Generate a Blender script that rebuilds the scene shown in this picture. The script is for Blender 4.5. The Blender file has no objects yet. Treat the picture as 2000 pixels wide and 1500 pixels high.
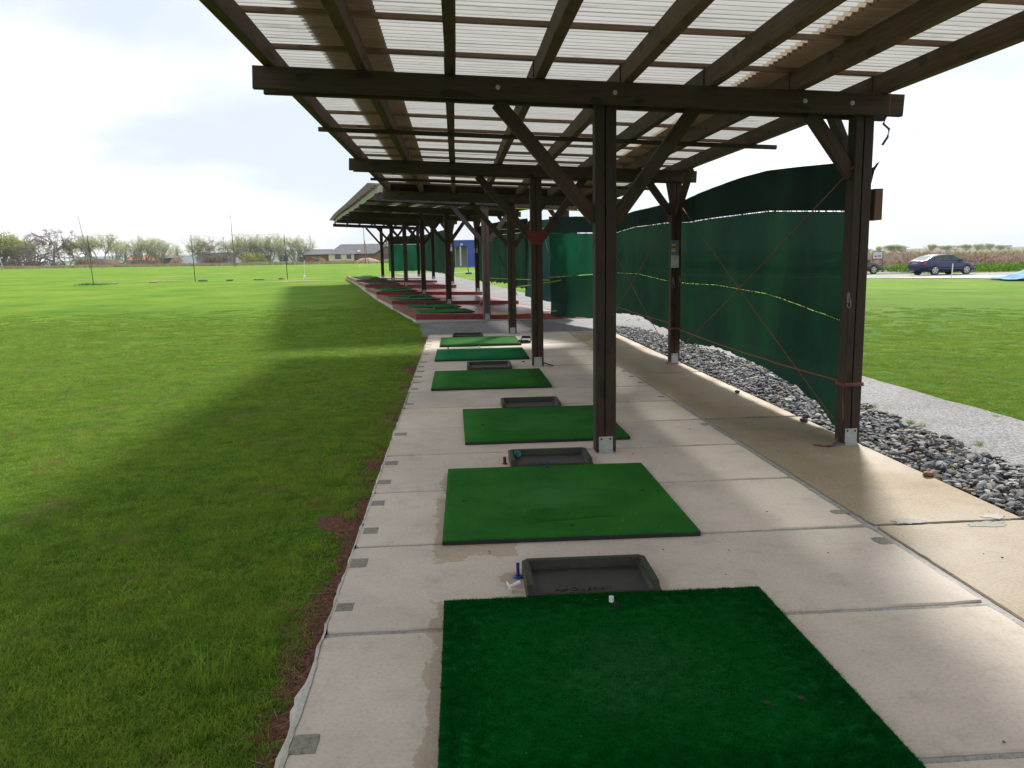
import bpy, bmesh, math, random
import numpy as np
from mathutils import Vector, Matrix, Euler, noise as mnoise

R = random.Random(7)
scene = bpy.context.scene
COL = scene.collection
PI = math.pi

# ------------------------------------------------------------------ camera, sky, sun, exposure
cam_d = bpy.data.cameras.new('camera')
cam_d.sensor_width = 36.0
cam_d.lens = 36.0 * 1580.0 / 2000.0
cam_d.clip_start = 0.05
cam_d.clip_end = 8000
cam = bpy.data.objects.new('camera', cam_d)
COL.objects.link(cam)
cam.matrix_world = (Matrix.Translation((0, 0, 1.6)) @ Matrix.Rotation(-0.066546, 4, 'Z')
                    @ Matrix.Rotation(PI / 2 - 0.153216, 4, 'X') @ Matrix.Rotation(-0.018326, 4, 'Z'))
scene.camera = cam

SUN_AZ, SUN_EL = math.radians(22.0), math.radians(37.5)      # azimuth to the right of +Y
SKY_WHITE, SUN_W, EXPO = 1.14, 4.9, 0.26
world = bpy.data.worlds.new('World')
scene.world = world
world.use_nodes = True
wn, wl = world.node_tree.nodes, world.node_tree.links
wn.clear()
w_out = wn.new('ShaderNodeOutputWorld')
w_bg = wn.new('ShaderNodeBackground')
w_sky = wn.new('ShaderNodeTexSky')
w_sky.sky_type = 'NISHITA'
w_sky.sun_disc = False
w_sky.sun_elevation = SUN_EL
w_sky.sun_rotation = SUN_AZ
w_tc = wn.new('ShaderNodeTexCoord')
w_map = wn.new('ShaderNodeMapping')
w_map.inputs['Scale'].default_value = (1.0, 1.0, 3.4)
w_map.inputs['Location'].default_value = (3.1, 0.4, 1.3)
w_n = wn.new('ShaderNodeTexNoise')
w_n.inputs['Scale'].default_value = 2.1
w_n.inputs['Detail'].default_value = 5.0
w_n.inputs['Roughness'].default_value = 0.45
w_n.inputs['Distortion'].default_value = 0.35
w_ramp = wn.new('ShaderNodeValToRGB')
w_ramp.color_ramp.interpolation = 'EASE'
w_ramp.color_ramp.elements[0].position = 0.43
w_ramp.color_ramp.elements[0].color = (0, 0, 0, 1)
w_ramp.color_ramp.elements[1].position = 0.63
w_ramp.color_ramp.elements[1].color = (1, 1, 1, 1)
w_s = wn.new('ShaderNodeMix'); w_s.data_type = 'RGBA'; w_s.blend_type = 'MULTIPLY'
w_s.inputs['Factor'].default_value = 1.0
w_s.inputs['B'].default_value = (0.05, 0.05, 0.05, 1)
w_thin = wn.new('ShaderNodeMix'); w_thin.data_type = 'RGBA'
w_thin.inputs['Factor'].default_value = 0.85
w_thin.inputs['B'].default_value = (0.75, 0.83, 0.92, 1)      # thin grey-blue cloud veil
w_mix = wn.new('ShaderNodeMix'); w_mix.data_type = 'RGBA'
w_mix.inputs['B'].default_value = (SKY_WHITE, SKY_WHITE * 1.0, SKY_WHITE * 1.0, 1)
wl.new(w_tc.outputs['Generated'], w_map.inputs['Vector'])
wl.new(w_map.outputs['Vector'], w_n.inputs['Vector'])
wl.new(w_n.outputs['Fac'], w_ramp.inputs['Fac'])
wl.new(w_sky.outputs['Color'], w_s.inputs['A'])
wl.new(w_s.outputs['Result'], w_thin.inputs['A'])
wl.new(w_ramp.outputs['Color'], w_mix.inputs['Factor'])
wl.new(w_thin.outputs['Result'], w_mix.inputs['A'])
wl.new(w_mix.outputs['Result'], w_bg.inputs['Color'])
w_bg.inputs['Strength'].default_value = 1.0
wl.new(w_bg.outputs['Background'], w_out.inputs['Surface'])

sun_d = bpy.data.lights.new('sun', 'SUN')
sun_d.energy = SUN_W
sun_d.angle = math.radians(7.5)
sun_d.color = (1.0, 0.955, 0.88)
sun = bpy.data.objects.new('sun', sun_d)
COL.objects.link(sun)
sdir = Vector((math.sin(SUN_AZ) * math.cos(SUN_EL), math.cos(SUN_AZ) * math.cos(SUN_EL), math.sin(SUN_EL)))
sun.rotation_euler = sdir.to_track_quat('Z', 'Y').to_euler()
sun.location = sdir * 60

scene.view_settings.view_transform = 'Standard'
scene.view_settings.look = 'None'
scene.view_settings.exposure = EXPO
scene.view_settings.gamma = 1.0
scene.view_settings.use_curve_mapping = False
scene.cycles.use_denoising = True
scene.cycles.max_bounces = 8
scene.cycles.transparent_max_bounces = 16
scene.cycles.caustics_reflective = False
scene.cycles.caustics_refractive = False

# ------------------------------------------------------------------ material helpers
def new_mat(name):
    m = bpy.data.materials.new(name)
    m.use_nodes = True
    n, l = m.node_tree.nodes, m.node_tree.links
    return m, n, l, n['Principled BSDF']

def coords(n, l, kind='obj', scale=(1, 1, 1)):
    if kind == 'world':
        c = n.new('ShaderNodeNewGeometry').outputs['Position']
    else:
        c = n.new('ShaderNodeTexCoord').outputs['Object']
    mp = n.new('ShaderNodeMapping')
    mp.inputs['Scale'].default_value = scale
    l.new(c, mp.inputs['Vector'])
    return mp.outputs['Vector']

def noise_tex(n, l, vec, scale, detail=4, rough=0.6):
    t = n.new('ShaderNodeTexNoise')
    t.inputs['Scale'].default_value = scale
    t.inputs['Detail'].default_value = detail
    t.inputs['Roughness'].default_value = rough
    l.new(vec, t.inputs['Vector'])
    return t.outputs['Fac']

def ramp(n, l, fac, stops):
    r = n.new('ShaderNodeValToRGB')
    e = r.color_ramp.elements
    e[0].position, e[0].color = stops[0][0], (*stops[0][1], 1)
    e[1].position, e[1].color = stops[-1][0], (*stops[-1][1], 1)
    for p, c in stops[1:-1]:
        k = e.new(p); k.color = (*c, 1)
    l.new(fac, r.inputs['Fac'])
    return r.outputs['Color']

def mixc(n, l, fac, a, b, blend='MIX'):
    x = n.new('ShaderNodeMix'); x.data_type = 'RGBA'; x.blend_type = blend
    for key, v in (('Factor', fac), ('A', a), ('B', b)):
        if hasattr(v, 'is_output') or hasattr(v, 'links'):
            l.new(v, x.inputs[key])
        elif isinstance(v, (int, float)):
            x.inputs[key].default_value = v if key == 'Factor' else (v, v, v, 1)
        else:
            x.inputs[key].default_value = (*v, 1)
    return x.outputs['Result']

def math_n(n, l, op, a, b=0.0):
    x = n.new('ShaderNodeMath'); x.operation = op
    for i, v in enumerate((a, b)):
        if isinstance(v, (int, float)): x.inputs[i].default_value = v
        else: l.new(v, x.inputs[i])
    return x.outputs[0]

def bump(n, l, bsdf, h, strength=0.3, dist=0.01):
    b = n.new('ShaderNodeBump')
    b.inputs['Strength'].default_value = strength
    b.inputs['Distance'].default_value = dist
    l.new(h, b.inputs['Height'])
    l.new(b.outputs['Normal'], bsdf.inputs['Normal'])

def simple(name, col, rough=0.7, var=0.25, scale=6.0, bstr=0.25, bscale=60.0, metal=0.0, kind='obj', stretch=(1, 1, 1), spec=0.5, bdist=0.004, rnd=0.0):
    m, n, l, b = new_mat(name)
    v = coords(n, l, kind, stretch)
    f = noise_tex(n, l, v, scale, 5, 0.65)
    lo = tuple(c * (1 - var) for c in col); hi = tuple(min(1, c * (1 + var)) for c in col)
    c = ramp(n, l, f, [(0.3, lo), (0.7, hi)])
    if rnd:
        oi = n.new('ShaderNodeObjectInfo').outputs['Random']
        c = mixc(n, l, 1.0, c, ramp(n, l, oi, [(0, (1 - rnd,) * 3), (1, (1 + rnd,) * 3)]), 'MULTIPLY')
    l.new(c, b.inputs['Base Color'])
    b.inputs['Roughness'].default_value = rough
    b.inputs['Metallic'].default_value = metal
    b.inputs['Specular IOR Level'].default_value = spec
    if bstr:
        bump(n, l, b, noise_tex(n, l, v, bscale, 4, 0.6), bstr, bdist)
    return m

# ------------------------------------------------------------------ mesh helpers
class MB:
    def __init__(s): s.v, s.f, s.mi = [], [], []
    def add(s, vs, fs, mi=0):
        o = len(s.v); s.v += [tuple(p) for p in vs]
        for f in fs: s.f.append(tuple(i + o for i in f)); s.mi.append(mi)
    def box(s, x0, x1, y0, y1, z0, z1, mi=0):
        s.add([(x0, y0, z0), (x1, y0, z0), (x1, y1, z0), (x0, y1, z0), (x0, y0, z1), (x1, y0, z1), (x1, y1, z1), (x0, y1, z1)],
              [(0, 3, 2, 1), (4, 5, 6, 7), (0, 1, 5, 4), (1, 2, 6, 5), (2, 3, 7, 6), (3, 0, 4, 7)], mi)
    def quad(s, a, b, c, d, mi=0): s.add([a, b, c, d], [(0, 1, 2, 3)], mi)
    def tube(s, pts, r, seg=6, mi=0, cap=True):
        pts = [Vector(p) for p in pts]
        rs = r if isinstance(r, (list, tuple)) else [r] * len(pts)
        vs, fs = [], []
        for i, p in enumerate(pts):
            d = (pts[min(i + 1, len(pts) - 1)] - pts[max(i - 1, 0)])
            d = d.normalized() if d.length > 1e-9 else Vector((0, 0, 1))
            a = d.cross(Vector((0, 0, 1)) if abs(d.z) < 0.95 else Vector((1, 0, 0))).normalized()
            b = d.cross(a)
            for k in range(seg):
                t = 2 * PI * k / seg
                vs.append(p + (a * math.cos(t) + b * math.sin(t)) * rs[i])
        for i in range(len(pts) - 1):
            for k in range(seg):
                k2 = (k + 1) % seg
                fs.append((i * seg + k, i * seg + k2, (i + 1) * seg + k2, (i + 1) * seg + k))
        if cap:
            fs.append(tuple(range(seg - 1, -1, -1))); fs.append(tuple((len(pts) - 1) * seg + k for k in range(seg)))
        s.add(vs, fs, mi)
    def lathe(s, prof, seg=20, M=None, mi=0, cap=True):
        vs, fs = [], []
        for (r, z) in prof:
            for k in range(seg):
                t = 2 * PI * k / seg
                p = Vector((r * math.cos(t), r * math.sin(t), z))
                vs.append(M @ p if M else p)
        for i in range(len(prof) - 1):
            for k in range(seg):
                k2 = (k + 1) % seg
                fs.append((i * seg + k, i * seg + k2, (i + 1) * seg + k2, (i + 1) * seg + k))
        if cap: fs.append(tuple(range(seg - 1, -1, -1))); fs.append(tuple((len(prof) - 1) * seg + k for k in range(seg)))
        s.add(vs, fs, mi)
    def prism(s, poly, x0, x1, mi=0, axis='x'):
        n = len(poly)
        def P(x, a, b): return (x, a, b) if axis == 'x' else ((a, x, b) if axis == 'y' else (a, b, x))
        s.add([P(x0, a, b) for a, b in poly] + [P(x1, a, b) for a, b in poly],
              [tuple(range(n - 1, -1, -1)), tuple(range(n, 2 * n))] + [(i, (i + 1) % n, n + (i + 1) % n, n + i) for i in range(n)], mi)
    def mesh(s, name, mats=None):
        me = bpy.data.meshes.new(name)
        me.from_pydata(s.v, [], s.f)
        for m in (mats if isinstance(mats, (list, tuple)) else [mats]):
            if m: me.materials.append(m)
        if any(s.mi): me.polygons.foreach_set('material_index', s.mi)
        me.update()
        return me

def smooth(me, on=True):
    me.polygons.foreach_set('use_smooth', [on] * len(me.polygons)); return me

def link(name, me, parent=None, loc=None, rot=None, M=None):
    o = bpy.data.objects.new(name, me)
    COL.objects.link(o)
    if parent is not None: o.parent = parent
    if M is not None: o.matrix_basis = M
    if loc is not None: o.location = loc
    if rot is not None: o.rotation_euler = rot
    return o

def tag(o, label=None, cat=None, group=None, kind=None):
    for k, v in (('label', label), ('category', cat), ('group', group), ('kind', kind)):
        if v: o[k] = v
    return o

def empty(name, loc=(0, 0, 0), rz=0.0, **kw):
    o = bpy.data.objects.new(name, None); COL.objects.link(o)
    o.location = loc; o.rotation_euler = (0, 0, rz); o.empty_display_size = 0.2
    return tag(o, **kw)

def fix_normals(me):
    bm = bmesh.new(); bm.from_mesh(me); bmesh.ops.recalc_face_normals(bm, faces=bm.faces); bm.to_mesh(me); bm.free(); return me

_bar_cache = {}
def bar(name, p0, p1, w, h, mat, parent=None, up=(0, 0, 1), ch=0.006, groove=False, off=0.0):
    """timber of width w and height h from p0 to p1 (centre line), local X along it"""
    p0, p1 = Vector(p0), Vector(p1)
    L = (p1 - p0).length
    x = (p1 - p0).normalized(); upv = Vector(up)
    y = upv.cross(x).normalized(); z = x.cross(y)
    key = (round(L, 2), w, h, mat.name, groove, ch)
    if key not in _bar_cache:
        a, b = w / 2, h / 2
        poly = [(-a + ch, -b), (a - ch, -b), (a, -b + ch), (a, b - ch), (a - ch, b), (-a + ch, b), (-a, b - ch), (-a, -b + ch)]
        if groove:   # a drying crack that runs along the face
            poly = [(-a + ch, -b), (a - ch, -b), (a, -b + ch), (a, b - ch), (a - ch, b), (-a + ch, b), (-a, b - ch),
                    (-a, 0.008), (-a + 0.022, 0.004), (-a, 0.0), (-a, -b + ch)]
        mb = MB(); n = len(poly); nx = max(2, int(L / 0.9) + 1)
        rr = random.Random(len(_bar_cache) + 5)
        vs = []
        for i in range(nx):
            X = L * i / (nx - 1); jy, jz = (rr.uniform(-.0025, .0025), rr.uniform(-.0025, .0025)) if 0 < i < nx - 1 else (0, 0)
            vs += [(X, q[0] + jy, q[1] + jz) for q in poly]
        fs = [tuple(range(n - 1, -1, -1)), tuple((nx - 1) * n + k for k in range(n))]
        for i in range(nx - 1):
            fs += [(i * n + k, i * n + (k + 1) % n, (i + 1) * n + (k + 1) % n, (i + 1) * n + k) for k in range(n)]
        mb.add(vs, fs)
        _bar_cache[key] = fix_normals(mb.mesh(name, mat))
    M = Matrix((x, y, z)).transposed().to_4x4(); M.translation = p0
    o = link(name, _bar_cache[key], parent)
    if parent is not None:
        pm = Matrix.LocRotScale(parent.location, parent.rotation_euler, None)
        M = pm.inverted() @ M
    o.matrix_basis = M
    return o

def rope(name, pts, r, mat, parent=None, seg=6):
    mb = MB(); mb.tube(pts, r, seg)
    return link(name, smooth(mb.mesh(name, mat)), parent)

def interp(x, xs, ys): return float(np.interp(x, xs, ys))
def sstep(a, b, x):
    t = min(1, max(0, (x - a) / (b - a))); return t * t * (3 - 2 * t)
GY = [-60, 17, 20, 25.6, 31, 36.4, 41.9, 47.3, 60, 87, 130, 170, 300, 3000]
GZ = [-.055, -.055, .06, .09, .14, .26, .38, .46, .62, .88, 1.22, 1.38, 1.5, 1.5]
def ground(x, y):
    g = interp(y, GY, GZ)
    k = 1 - sstep(9, 24, x) * (1 - sstep(90, 200, y))
    g = -.055 + (g + .055) * k
    g += 0.16 * sstep(-25, -70, x) * sstep(60, 150, y)
    return g

# ------------------------------------------------------------------ materials
def wood_mat(name, col, var=0.45, moss=0.0, rough=0.75):
    m, n, l, b = new_mat(name)
    v = coords(n, l, 'obj', (0.6, 9, 9))
    g = noise_tex(n, l, v, 5.0, 6, 0.7)
    c = ramp(n, l, g, [(0.25, tuple(k * (1 - var) for k in col)), (0.5, col), (0.8, tuple(k * (1 + var) for k in col))])
    oi = n.new('ShaderNodeObjectInfo').outputs['Random']
    c = mixc(n, l, 1.0, c, ramp(n, l, oi, [(0, (.80, .80, .82)), (1, (1.25, 1.2, 1.15))]), 'MULTIPLY')
    v2 = coords(n, l, 'obj', (1, 1, 1))
    k2 = noise_tex(n, l, v2, 2.6, 3, 0.6)
    c = mixc(n, l, ramp(n, l, k2, [(0.5, (0, 0, 0)), (0.72, (moss, moss, moss))]), c, (0.055, 0.06, 0.022))
    kn = noise_tex(n, l, coords(n, l, 'obj', (1.2, 3, 3)), 3.2, 1, 0.2)        # knots
    c = mixc(n, l, ramp(n, l, kn, [(0.70, (0, 0, 0)), (0.75, (.7, .7, .7))]), c, tuple(k * 0.35 for k in col))
    l.new(c, b.inputs['Base Color'])
    b.inputs['Roughness'].default_value = rough
    b.inputs['Specular IOR Level'].default_value = 0.35
    bump(n, l, b, noise_tex(n, l, v, 14, 5, 0.6), 0.35, 0.004)
    return m
M_post = wood_mat('wood_stained_post', (0.047, 0.029, 0.021), 0.4, 0.25)
M_beam = wood_mat('wood_stained_beam', (0.052, 0.033, 0.021), 0.45, 0.35)
M_raft = wood_mat('wood_rafter', (0.105, 0.062, 0.038), 0.5, 0.45)
M_batt = wood_mat('wood_batten', (0.40, 0.27, 0.20), 0.35, 0.1)
M_lilac = wood_mat('wood_fresh_stain', (0.095, 0.070, 0.070), 0.2, 0.0)
M_grey = wood_mat('wood_weathered_grey', (0.36, 0.34, 0.30), 0.3, 0.1)
M_gusset = wood_mat('wood_red_brown', (0.13, 0.03, 0.016), 0.25, 0.0)

def concrete_mat(name, base, yellow, damp=False, speck=0.5):
    m, n, l, b = new_mat(name)
    v = coords(n, l, 'world')
    big = noise_tex(n, l, v, 0.9, 5, 0.62)
    c = ramp(n, l, big, [(0.3, tuple(k * 0.80 for k in base)), (0.52, base), (0.75, tuple(min(1, k * 1.13) for k in base))])
    st = noise_tex(n, l, v, 0.55, 3, 0.5)
    c = mixc(n, l, ramp(n, l, st, [(0.46, (0, 0, 0)), (0.66, (.75, .75, .75))]), c, yellow)
    f = noise_tex(n, l, v, 55, 4, 0.8)
    c = mixc(n, l, 1.0, c, ramp(n, l, f, [(0.30, (1 - speck * .55,) * 3), (0.5, (1, 1, 1)), (0.72, (1 + speck * .22,) * 3)]), 'MULTIPLY')
    c = mixc(n, l, 1.0, c, ramp(n, l, noise_tex(n, l, v, 4.5, 6, .7), [(0.28, (.80, .80, .79)), (.45, (1,) * 3), (.75, (1.08,) * 3)]), 'MULTIPLY')
    c = mixc(n, l, ramp(n, l, noise_tex(n, l, coords(n, l, 'world', (1.2, .5, 1)), 1.9, 6, .75), [(0.60, (0, 0, 0)), (.72, (.35,) * 3)]), c, tuple(k * .62 for k in base))
    sp = n.new('ShaderNodeTexVoronoi'); sp.inputs['Scale'].default_value = 9.0; l.new(v, sp.inputs['Vector'])
    c = mixc(n, l, ramp(n, l, sp.outputs['Distance'], [(0.0, (.85,) * 3), (0.035, (0, 0, 0))]), c, tuple(k * .25 for k in base))
    oi = n.new('ShaderNodeObjectInfo').outputs['Random']
    c = mixc(n, l, 1.0, c, ramp(n, l, oi, [(0, (.90, .90, .91)), (1, (1.07, 1.05, 1.02))]), 'MULTIPLY')
    if damp:   # water that stands along the left edges of the two nearest mats
        sx = n.new('ShaderNodeSeparateXYZ'); l.new(v, sx.inputs[0])
        wob = noise_tex(n, l, v, 5.5, 6, 0.62); wob2 = noise_tex(n, l, coords(n, l, 'world', (1, 1.3, 1)), 3.1, 5, .6)
        X = math_n(n, l, 'ADD', sx.outputs['X'], math_n(n, l, 'MULTIPLY', math_n(n, l, 'SUBTRACT', wob, .5), 0.20))
        Y = math_n(n, l, 'ADD', sx.outputs['Y'], math_n(n, l, 'MULTIPLY', math_n(n, l, 'SUBTRACT', wob2, .5), -0.55))
        tot = None
        for (x0, x1, y0, y1) in ((-.158, .5, 1.9, 3.66), (-.165, .3, 4.20, 5.30), (-.135, .5, 5.45, 6.0), (.20, .34, 3.75, 3.95)):
            k = math_n(n, l, 'MULTIPLY', math_n(n, l, 'GREATER_THAN', X, x0), math_n(n, l, 'LESS_THAN', X, x1))
            k = math_n(n, l, 'MULTIPLY', k, math_n(n, l, 'MULTIPLY', math_n(n, l, 'GREATER_THAN', Y, y0), math_n(n, l, 'LESS_THAN', Y, y1)))
            tot = k if tot is None else math_n(n, l, 'MAXIMUM', tot, k)
        c = mixc(n, l, tot, c, mixc(n, l, 1.0, c, (.78, .72, .67), 'MULTIPLY'))
    l.new(c, b.inputs['Base Color'])
    r = ramp(n, l, big, [(0.3, (.55,) * 3), (0.7, (.85,) * 3)])
    l.new(r, b.inputs['Roughness'])
    b.inputs['Specular IOR Level'].default_value = 0.3
    hgt = math_n(n, l, 'ADD', math_n(n, l, 'MULTIPLY', f, 0.6), noise_tex(n, l, v, 11, 4, .6))
    bump(n, l, b, hgt, 0.35, 0.004)
    return m
M_slab = concrete_mat('concrete_slab', (0.585, 0.51, 0.435), (0.53, 0.465, 0.38), damp=True, speck=0.35)
M_slab2 = concrete_mat('concrete_slab_yellowed', (0.345, 0.275, 0.185), (0.28, 0.215, 0.125), speck=0.8)
M_mortar = concrete_mat('mortar', (0.36, 0.355, 0.345), (0.25, 0.245, 0.235), speck=1.0)
M_patch = concrete_mat('mortar_patch', (0.25, 0.235, 0.19), (0.16, 0.15, 0.11), speck=1.2)
M_foot = concrete_mat('footing_concrete', (0.50, 0.48, 0.43), (0.40, 0.38, 0.33), speck=0.6)
M_red = simple('red_deck_paint', (0.20, 0.032, 0.030), 0.42, 0.3, 3.0, 0.35, 40, kind='world', bdist=0.006)
M_redtop = simple('red_deck_top', (0.215, 0.05, 0.045), 0.30, 0.35, 2.0, 0.5, 26, kind='world', bdist=0.008)

# ground: lawn with worn and yellow patches, soil along the slabs
def lawn_mat(name, near=True):
    m, n, l, b = new_mat(name)
    v = coords(n, l, 'world')
    g1 = noise_tex(n, l, v, 0.35, 5, 0.62)
    g2 = noise_tex(n, l, v, 2.2, 5, 0.7)
    g3 = noise_tex(n, l, v, 30, 3, 0.8)
    c = ramp(n, l, g1, [(0.32, (0.085, 0.19, 0.016)), (0.5, (0.135, 0.245, 0.022)), (0.68, (0.19, 0.27, 0.035))])
    c = mixc(n, l, ramp(n, l, g2, [(0.3, (.55,) * 3), (0.5, (0, 0, 0))]), c, mixc(n, l, 1.0, c, (.74, .80, .7), 'MULTIPLY'))
    c = mixc(n, l, ramp(n, l, g2, [(0.62, (0, 0, 0)), (0.78, (.75,) * 3)]), c, (0.20, 0.19, 0.05))
    c = mixc(n, l, 1.0, c, ramp(n, l, g3, [(0.3, (.55,) * 3), (0.5, (1,) * 3), (.72, (1.45,) * 3)]), 'MULTIPLY')
    vs = coords(n, l, 'world', (0.02, 0.6, 1))
    c = mixc(n, l, 1.0, c, ramp(n, l, noise_tex(n, l, vs, 3.0, 3, .6), [(0.3, (.88,) * 3), (.7, (1.1,) * 3)]), 'MULTIPLY')
    # bare soil along the left edge of the slabs; nearer ground is painted darker to stand in for shade between blades
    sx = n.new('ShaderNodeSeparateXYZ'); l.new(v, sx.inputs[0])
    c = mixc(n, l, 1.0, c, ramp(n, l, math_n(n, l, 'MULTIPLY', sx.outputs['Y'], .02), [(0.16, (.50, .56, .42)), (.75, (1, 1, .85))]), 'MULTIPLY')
    wob = noise_tex(n, l, v, 1.6, 5, 0.65)
    X = math_n(n, l, 'ADD', sx.outputs['X'], math_n(n, l, 'MULTIPLY', math_n(n, l, 'SUBTRACT', wob, .5), 1.1))
    band = math_n(n, l, 'MULTIPLY', math_n(n, l, 'GREATER_THAN', X, -.78), math_n(n, l, 'LESS_THAN', sx.outputs['X'], 4.4))
    band = math_n(n, l, 'MULTIPLY', band, math_n(n, l, 'LESS_THAN', sx.outputs['Y'], 24.0))
    soil = ramp(n, l, noise_tex(n, l, v, 38, 5, .75), [(0.3, (0.055, 0.026, 0.017)), (.55, (0.17, 0.085, 0.055)), (.75, (0.30, 0.17, 0.11))])
    c = mixc(n, l, band, c, soil)
    l.new(c, b.inputs['Base Color'])
    b.inputs['Roughness'].default_value = 0.85
    b.inputs['Specular IOR Level'].default_value = 0.04
    h = math_n(n, l, 'ADD', math_n(n, l, 'MULTIPLY', g3, .5), g2)
    bump(n, l, b, h, 0.9, 0.05)
    return m
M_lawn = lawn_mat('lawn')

def gravel_mat(name, cols, scale=60):
    m, n, l, b = new_mat(name)
    v = coords(n, l, 'world')
    vo = n.new('ShaderNodeTexVoronoi'); vo.inputs['Scale'].default_value = scale; l.new(v, vo.inputs['Vector'])
    c = ramp(n, l, vo.outputs['Color'], [(0.15, cols[0]), (0.5, cols[1]), (0.85, cols[2])])
    big = noise_tex(n, l, v, 0.8, 5, 0.6)
    c = mixc(n, l, 1.0, c, ramp(n, l, big, [(0.3, (.66, .64, .62)), (.7, (1.15,) * 3)]), 'MULTIPLY')
    gr = noise_tex(n, l, v, 1.7, 4, .7)
    c = mixc(n, l, ramp(n, l, gr, [(0.68, (0, 0, 0)), (0.78, (.6,) * 3)]), c, (0.16, 0.17, 0.07))
    l.new(c, b.inputs['Base Color'])
    b.inputs['Roughness'].default_value = 0.8
    bump(n, l, b, vo.outputs['Distance'], 0.7, 0.008)
    return m
M_gravel = gravel_mat('grey_gravel', [(0.07, 0.07, 0.073), (0.15, 0.15, 0.155), (0.28, 0.28, 0.285)])
M_asph = gravel_mat('asphalt', [(0.15, 0.15, 0.155), (0.19, 0.19, 0.195), (0.24, 0.24, 0.24)], 30)
M_pale = gravel_mat('pale_concrete_apron', [(0.42, 0.40, 0.37), (0.50, 0.48, 0.45), (0.58, 0.56, 0.53)], 8)

def stone_mat():
    m, n, l, b = new_mat('slate_stone')
    at = n.new('ShaderNodeAttribute'); at.attribute_name = 'tint'
    v = coords(n, l, 'world')
    c = mixc(n, l, 1.0, at.outputs['Color'], ramp(n, l, noise_tex(n, l, v, 30, 4, .7), [(0.3, (.7,) * 3), (.7, (1.3,) * 3)]), 'MULTIPLY')
    l.new(c, b.inputs['Base Color']); b.inputs['Roughness'].default_value = 0.75; b.inputs['Specular IOR Level'].default_value = .25
    bump(n, l, b, noise_tex(n, l, v, 60, 4, .6), .4, .003)
    return m
M_stone = stone_mat()

def blade_mat(name, a, b_, trans=0.35, patchy=True):
    m, n, l, b = new_mat(name)
    out = n['Material Output']
    v = coords(n, l, 'world')
    at = n.new('ShaderNodeAttribute'); at.attribute_name = 'tint'
    c = mixc(n, l, at.outputs['Fac'], a, b_)
    if patchy:
        g = noise_tex(n, l, v, 0.9, 4, .65)
        c = mixc(n, l, 1.0, c, ramp(n, l, g, [(0.3, (.80, .88, .8)), (.5, (1,) * 3), (.7, (1.18, 1.08, 1.05))]), 'MULTIPLY')
        g = noise_tex(n, l, v, 7.0, 3, .6)
        c = mixc(n, l, 1.0, c, ramp(n, l, g, [(0.32, (.66, .74, .66)), (.5, (1,) * 3), (.7, (1.22, 1.12, 1.1))]), 'MULTIPLY')
        g = noise_tex(n, l, v, 1.5, 6, .75)
        c = mixc(n, l, ramp(n, l, g, [(0.56, (0, 0, 0)), (.68, (.8,) * 3)]), c, (0.29, 0.22, 0.09))
    b.inputs['Roughness'].default_value = 0.55; b.inputs['Specular IOR Level'].default_value = 0.25
    l.new(c, b.inputs['Base Color'])
    if not patchy: b.inputs['Specular IOR Level'].default_value = 0.0; b.inputs['Roughness'].default_value = 0.9
    t = n.new('ShaderNodeBsdfTranslucent'); l.new(c, t.inputs['Color'])
    mx = n.new('ShaderNodeMixShader'); mx.inputs[0].default_value = trans
    l.new(b.outputs[0], mx.inputs[1]); l.new(t.outputs[0], mx.inputs[2]); l.new(mx.outputs[0], out.inputs['Surface'])
    return m
M_blade = blade_mat('grass_blade', (0.118, 0.232, 0.013), (0.275, 0.41, 0.05))
M_turf1 = blade_mat('turf_fibre_deep_green', (0.0003, 0.062, 0.007), (0.0008, 0.098, 0.014), 0.10, False)
M_turf2 = blade_mat('turf_fibre_mid_green', (0.012, 0.090, 0.007), (0.026, 0.130, 0.012), 0.10, False)

def turf_mat(name, col):
    m, n, l, b = new_mat(name)
    v = coords(n, l, 'world')
    f = noise_tex(n, l, v, 240, 3, .8)
    w = noise_tex(n, l, v, 2.6, 4, .6)
    c = ramp(n, l, f, [(0.3, tuple(k * .45 for k in col)), (.5, col), (.75, tuple(k * 1.8 for k in col))])
    c = mixc(n, l, 1.0, c, ramp(n, l, w, [(0.3, (.8,) * 3), (.7, (1.2, 1.15, 1.2))]), 'MULTIPLY')
    ob = coords(n, l, 'obj')
    ln = n.new('ShaderNodeVectorMath'); ln.operation = 'LENGTH'; l.new(ob, ln.inputs[0])
    wr = math_n(n, l, 'ADD', ln.outputs['Value'], math_n(n, l, 'MULTIPLY', noise_tex(n, l, coords(n, l, 'obj', (1, 2.2, 1)), 3.5, 5, .7), .9))
    c = mixc(n, l, ramp(n, l, wr, [(.55, (.38,) * 3), (.85, (0, 0, 0))]), c, tuple(k * 1.25 + .028 for k in col))
    c = mixc(n, l, ramp(n, l, noise_tex(n, l, coords(n, l, 'world', (1, 2.5, 1)), 6, 5, .7), [(.60, (0, 0, 0)), (.75, (.5,) * 3)]), c, tuple(k * .45 for k in col))
    l.new(c, b.inputs['Base Color']); b.inputs['Roughness'].default_value = .8; b.inputs['Specular IOR Level'].default_value = .03
    b.inputs['Sheen Weight'].default_value = 0.0; b.inputs['Sheen Tint'].default_value = (.6, 1, .6, 1)
    bump(n, l, b, f, .6, .004)
    return m
M_turfA = turf_mat('turf_deep', (0.0008, 0.078, 0.010))
M_turfB = turf_mat('turf_mid', (0.022, 0.128, 0.018))
M_turfC = turf_mat('turf_bright', (0.006, 0.150, 0.045))
M_rub = simple('black_rubber', (0.012, 0.012, 0.013), .6, .3, 20, .2, 80)
M_tray = simple('moulded_rubber_tray', (0.026, 0.027, 0.023), .5, .35, 9, .35, 120, bdist=.002)
M_traymoss = simple('tray_rim_mossy', (0.024, 0.027, 0.014), .6, .4, 9, .35, 120, bdist=.002)
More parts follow.
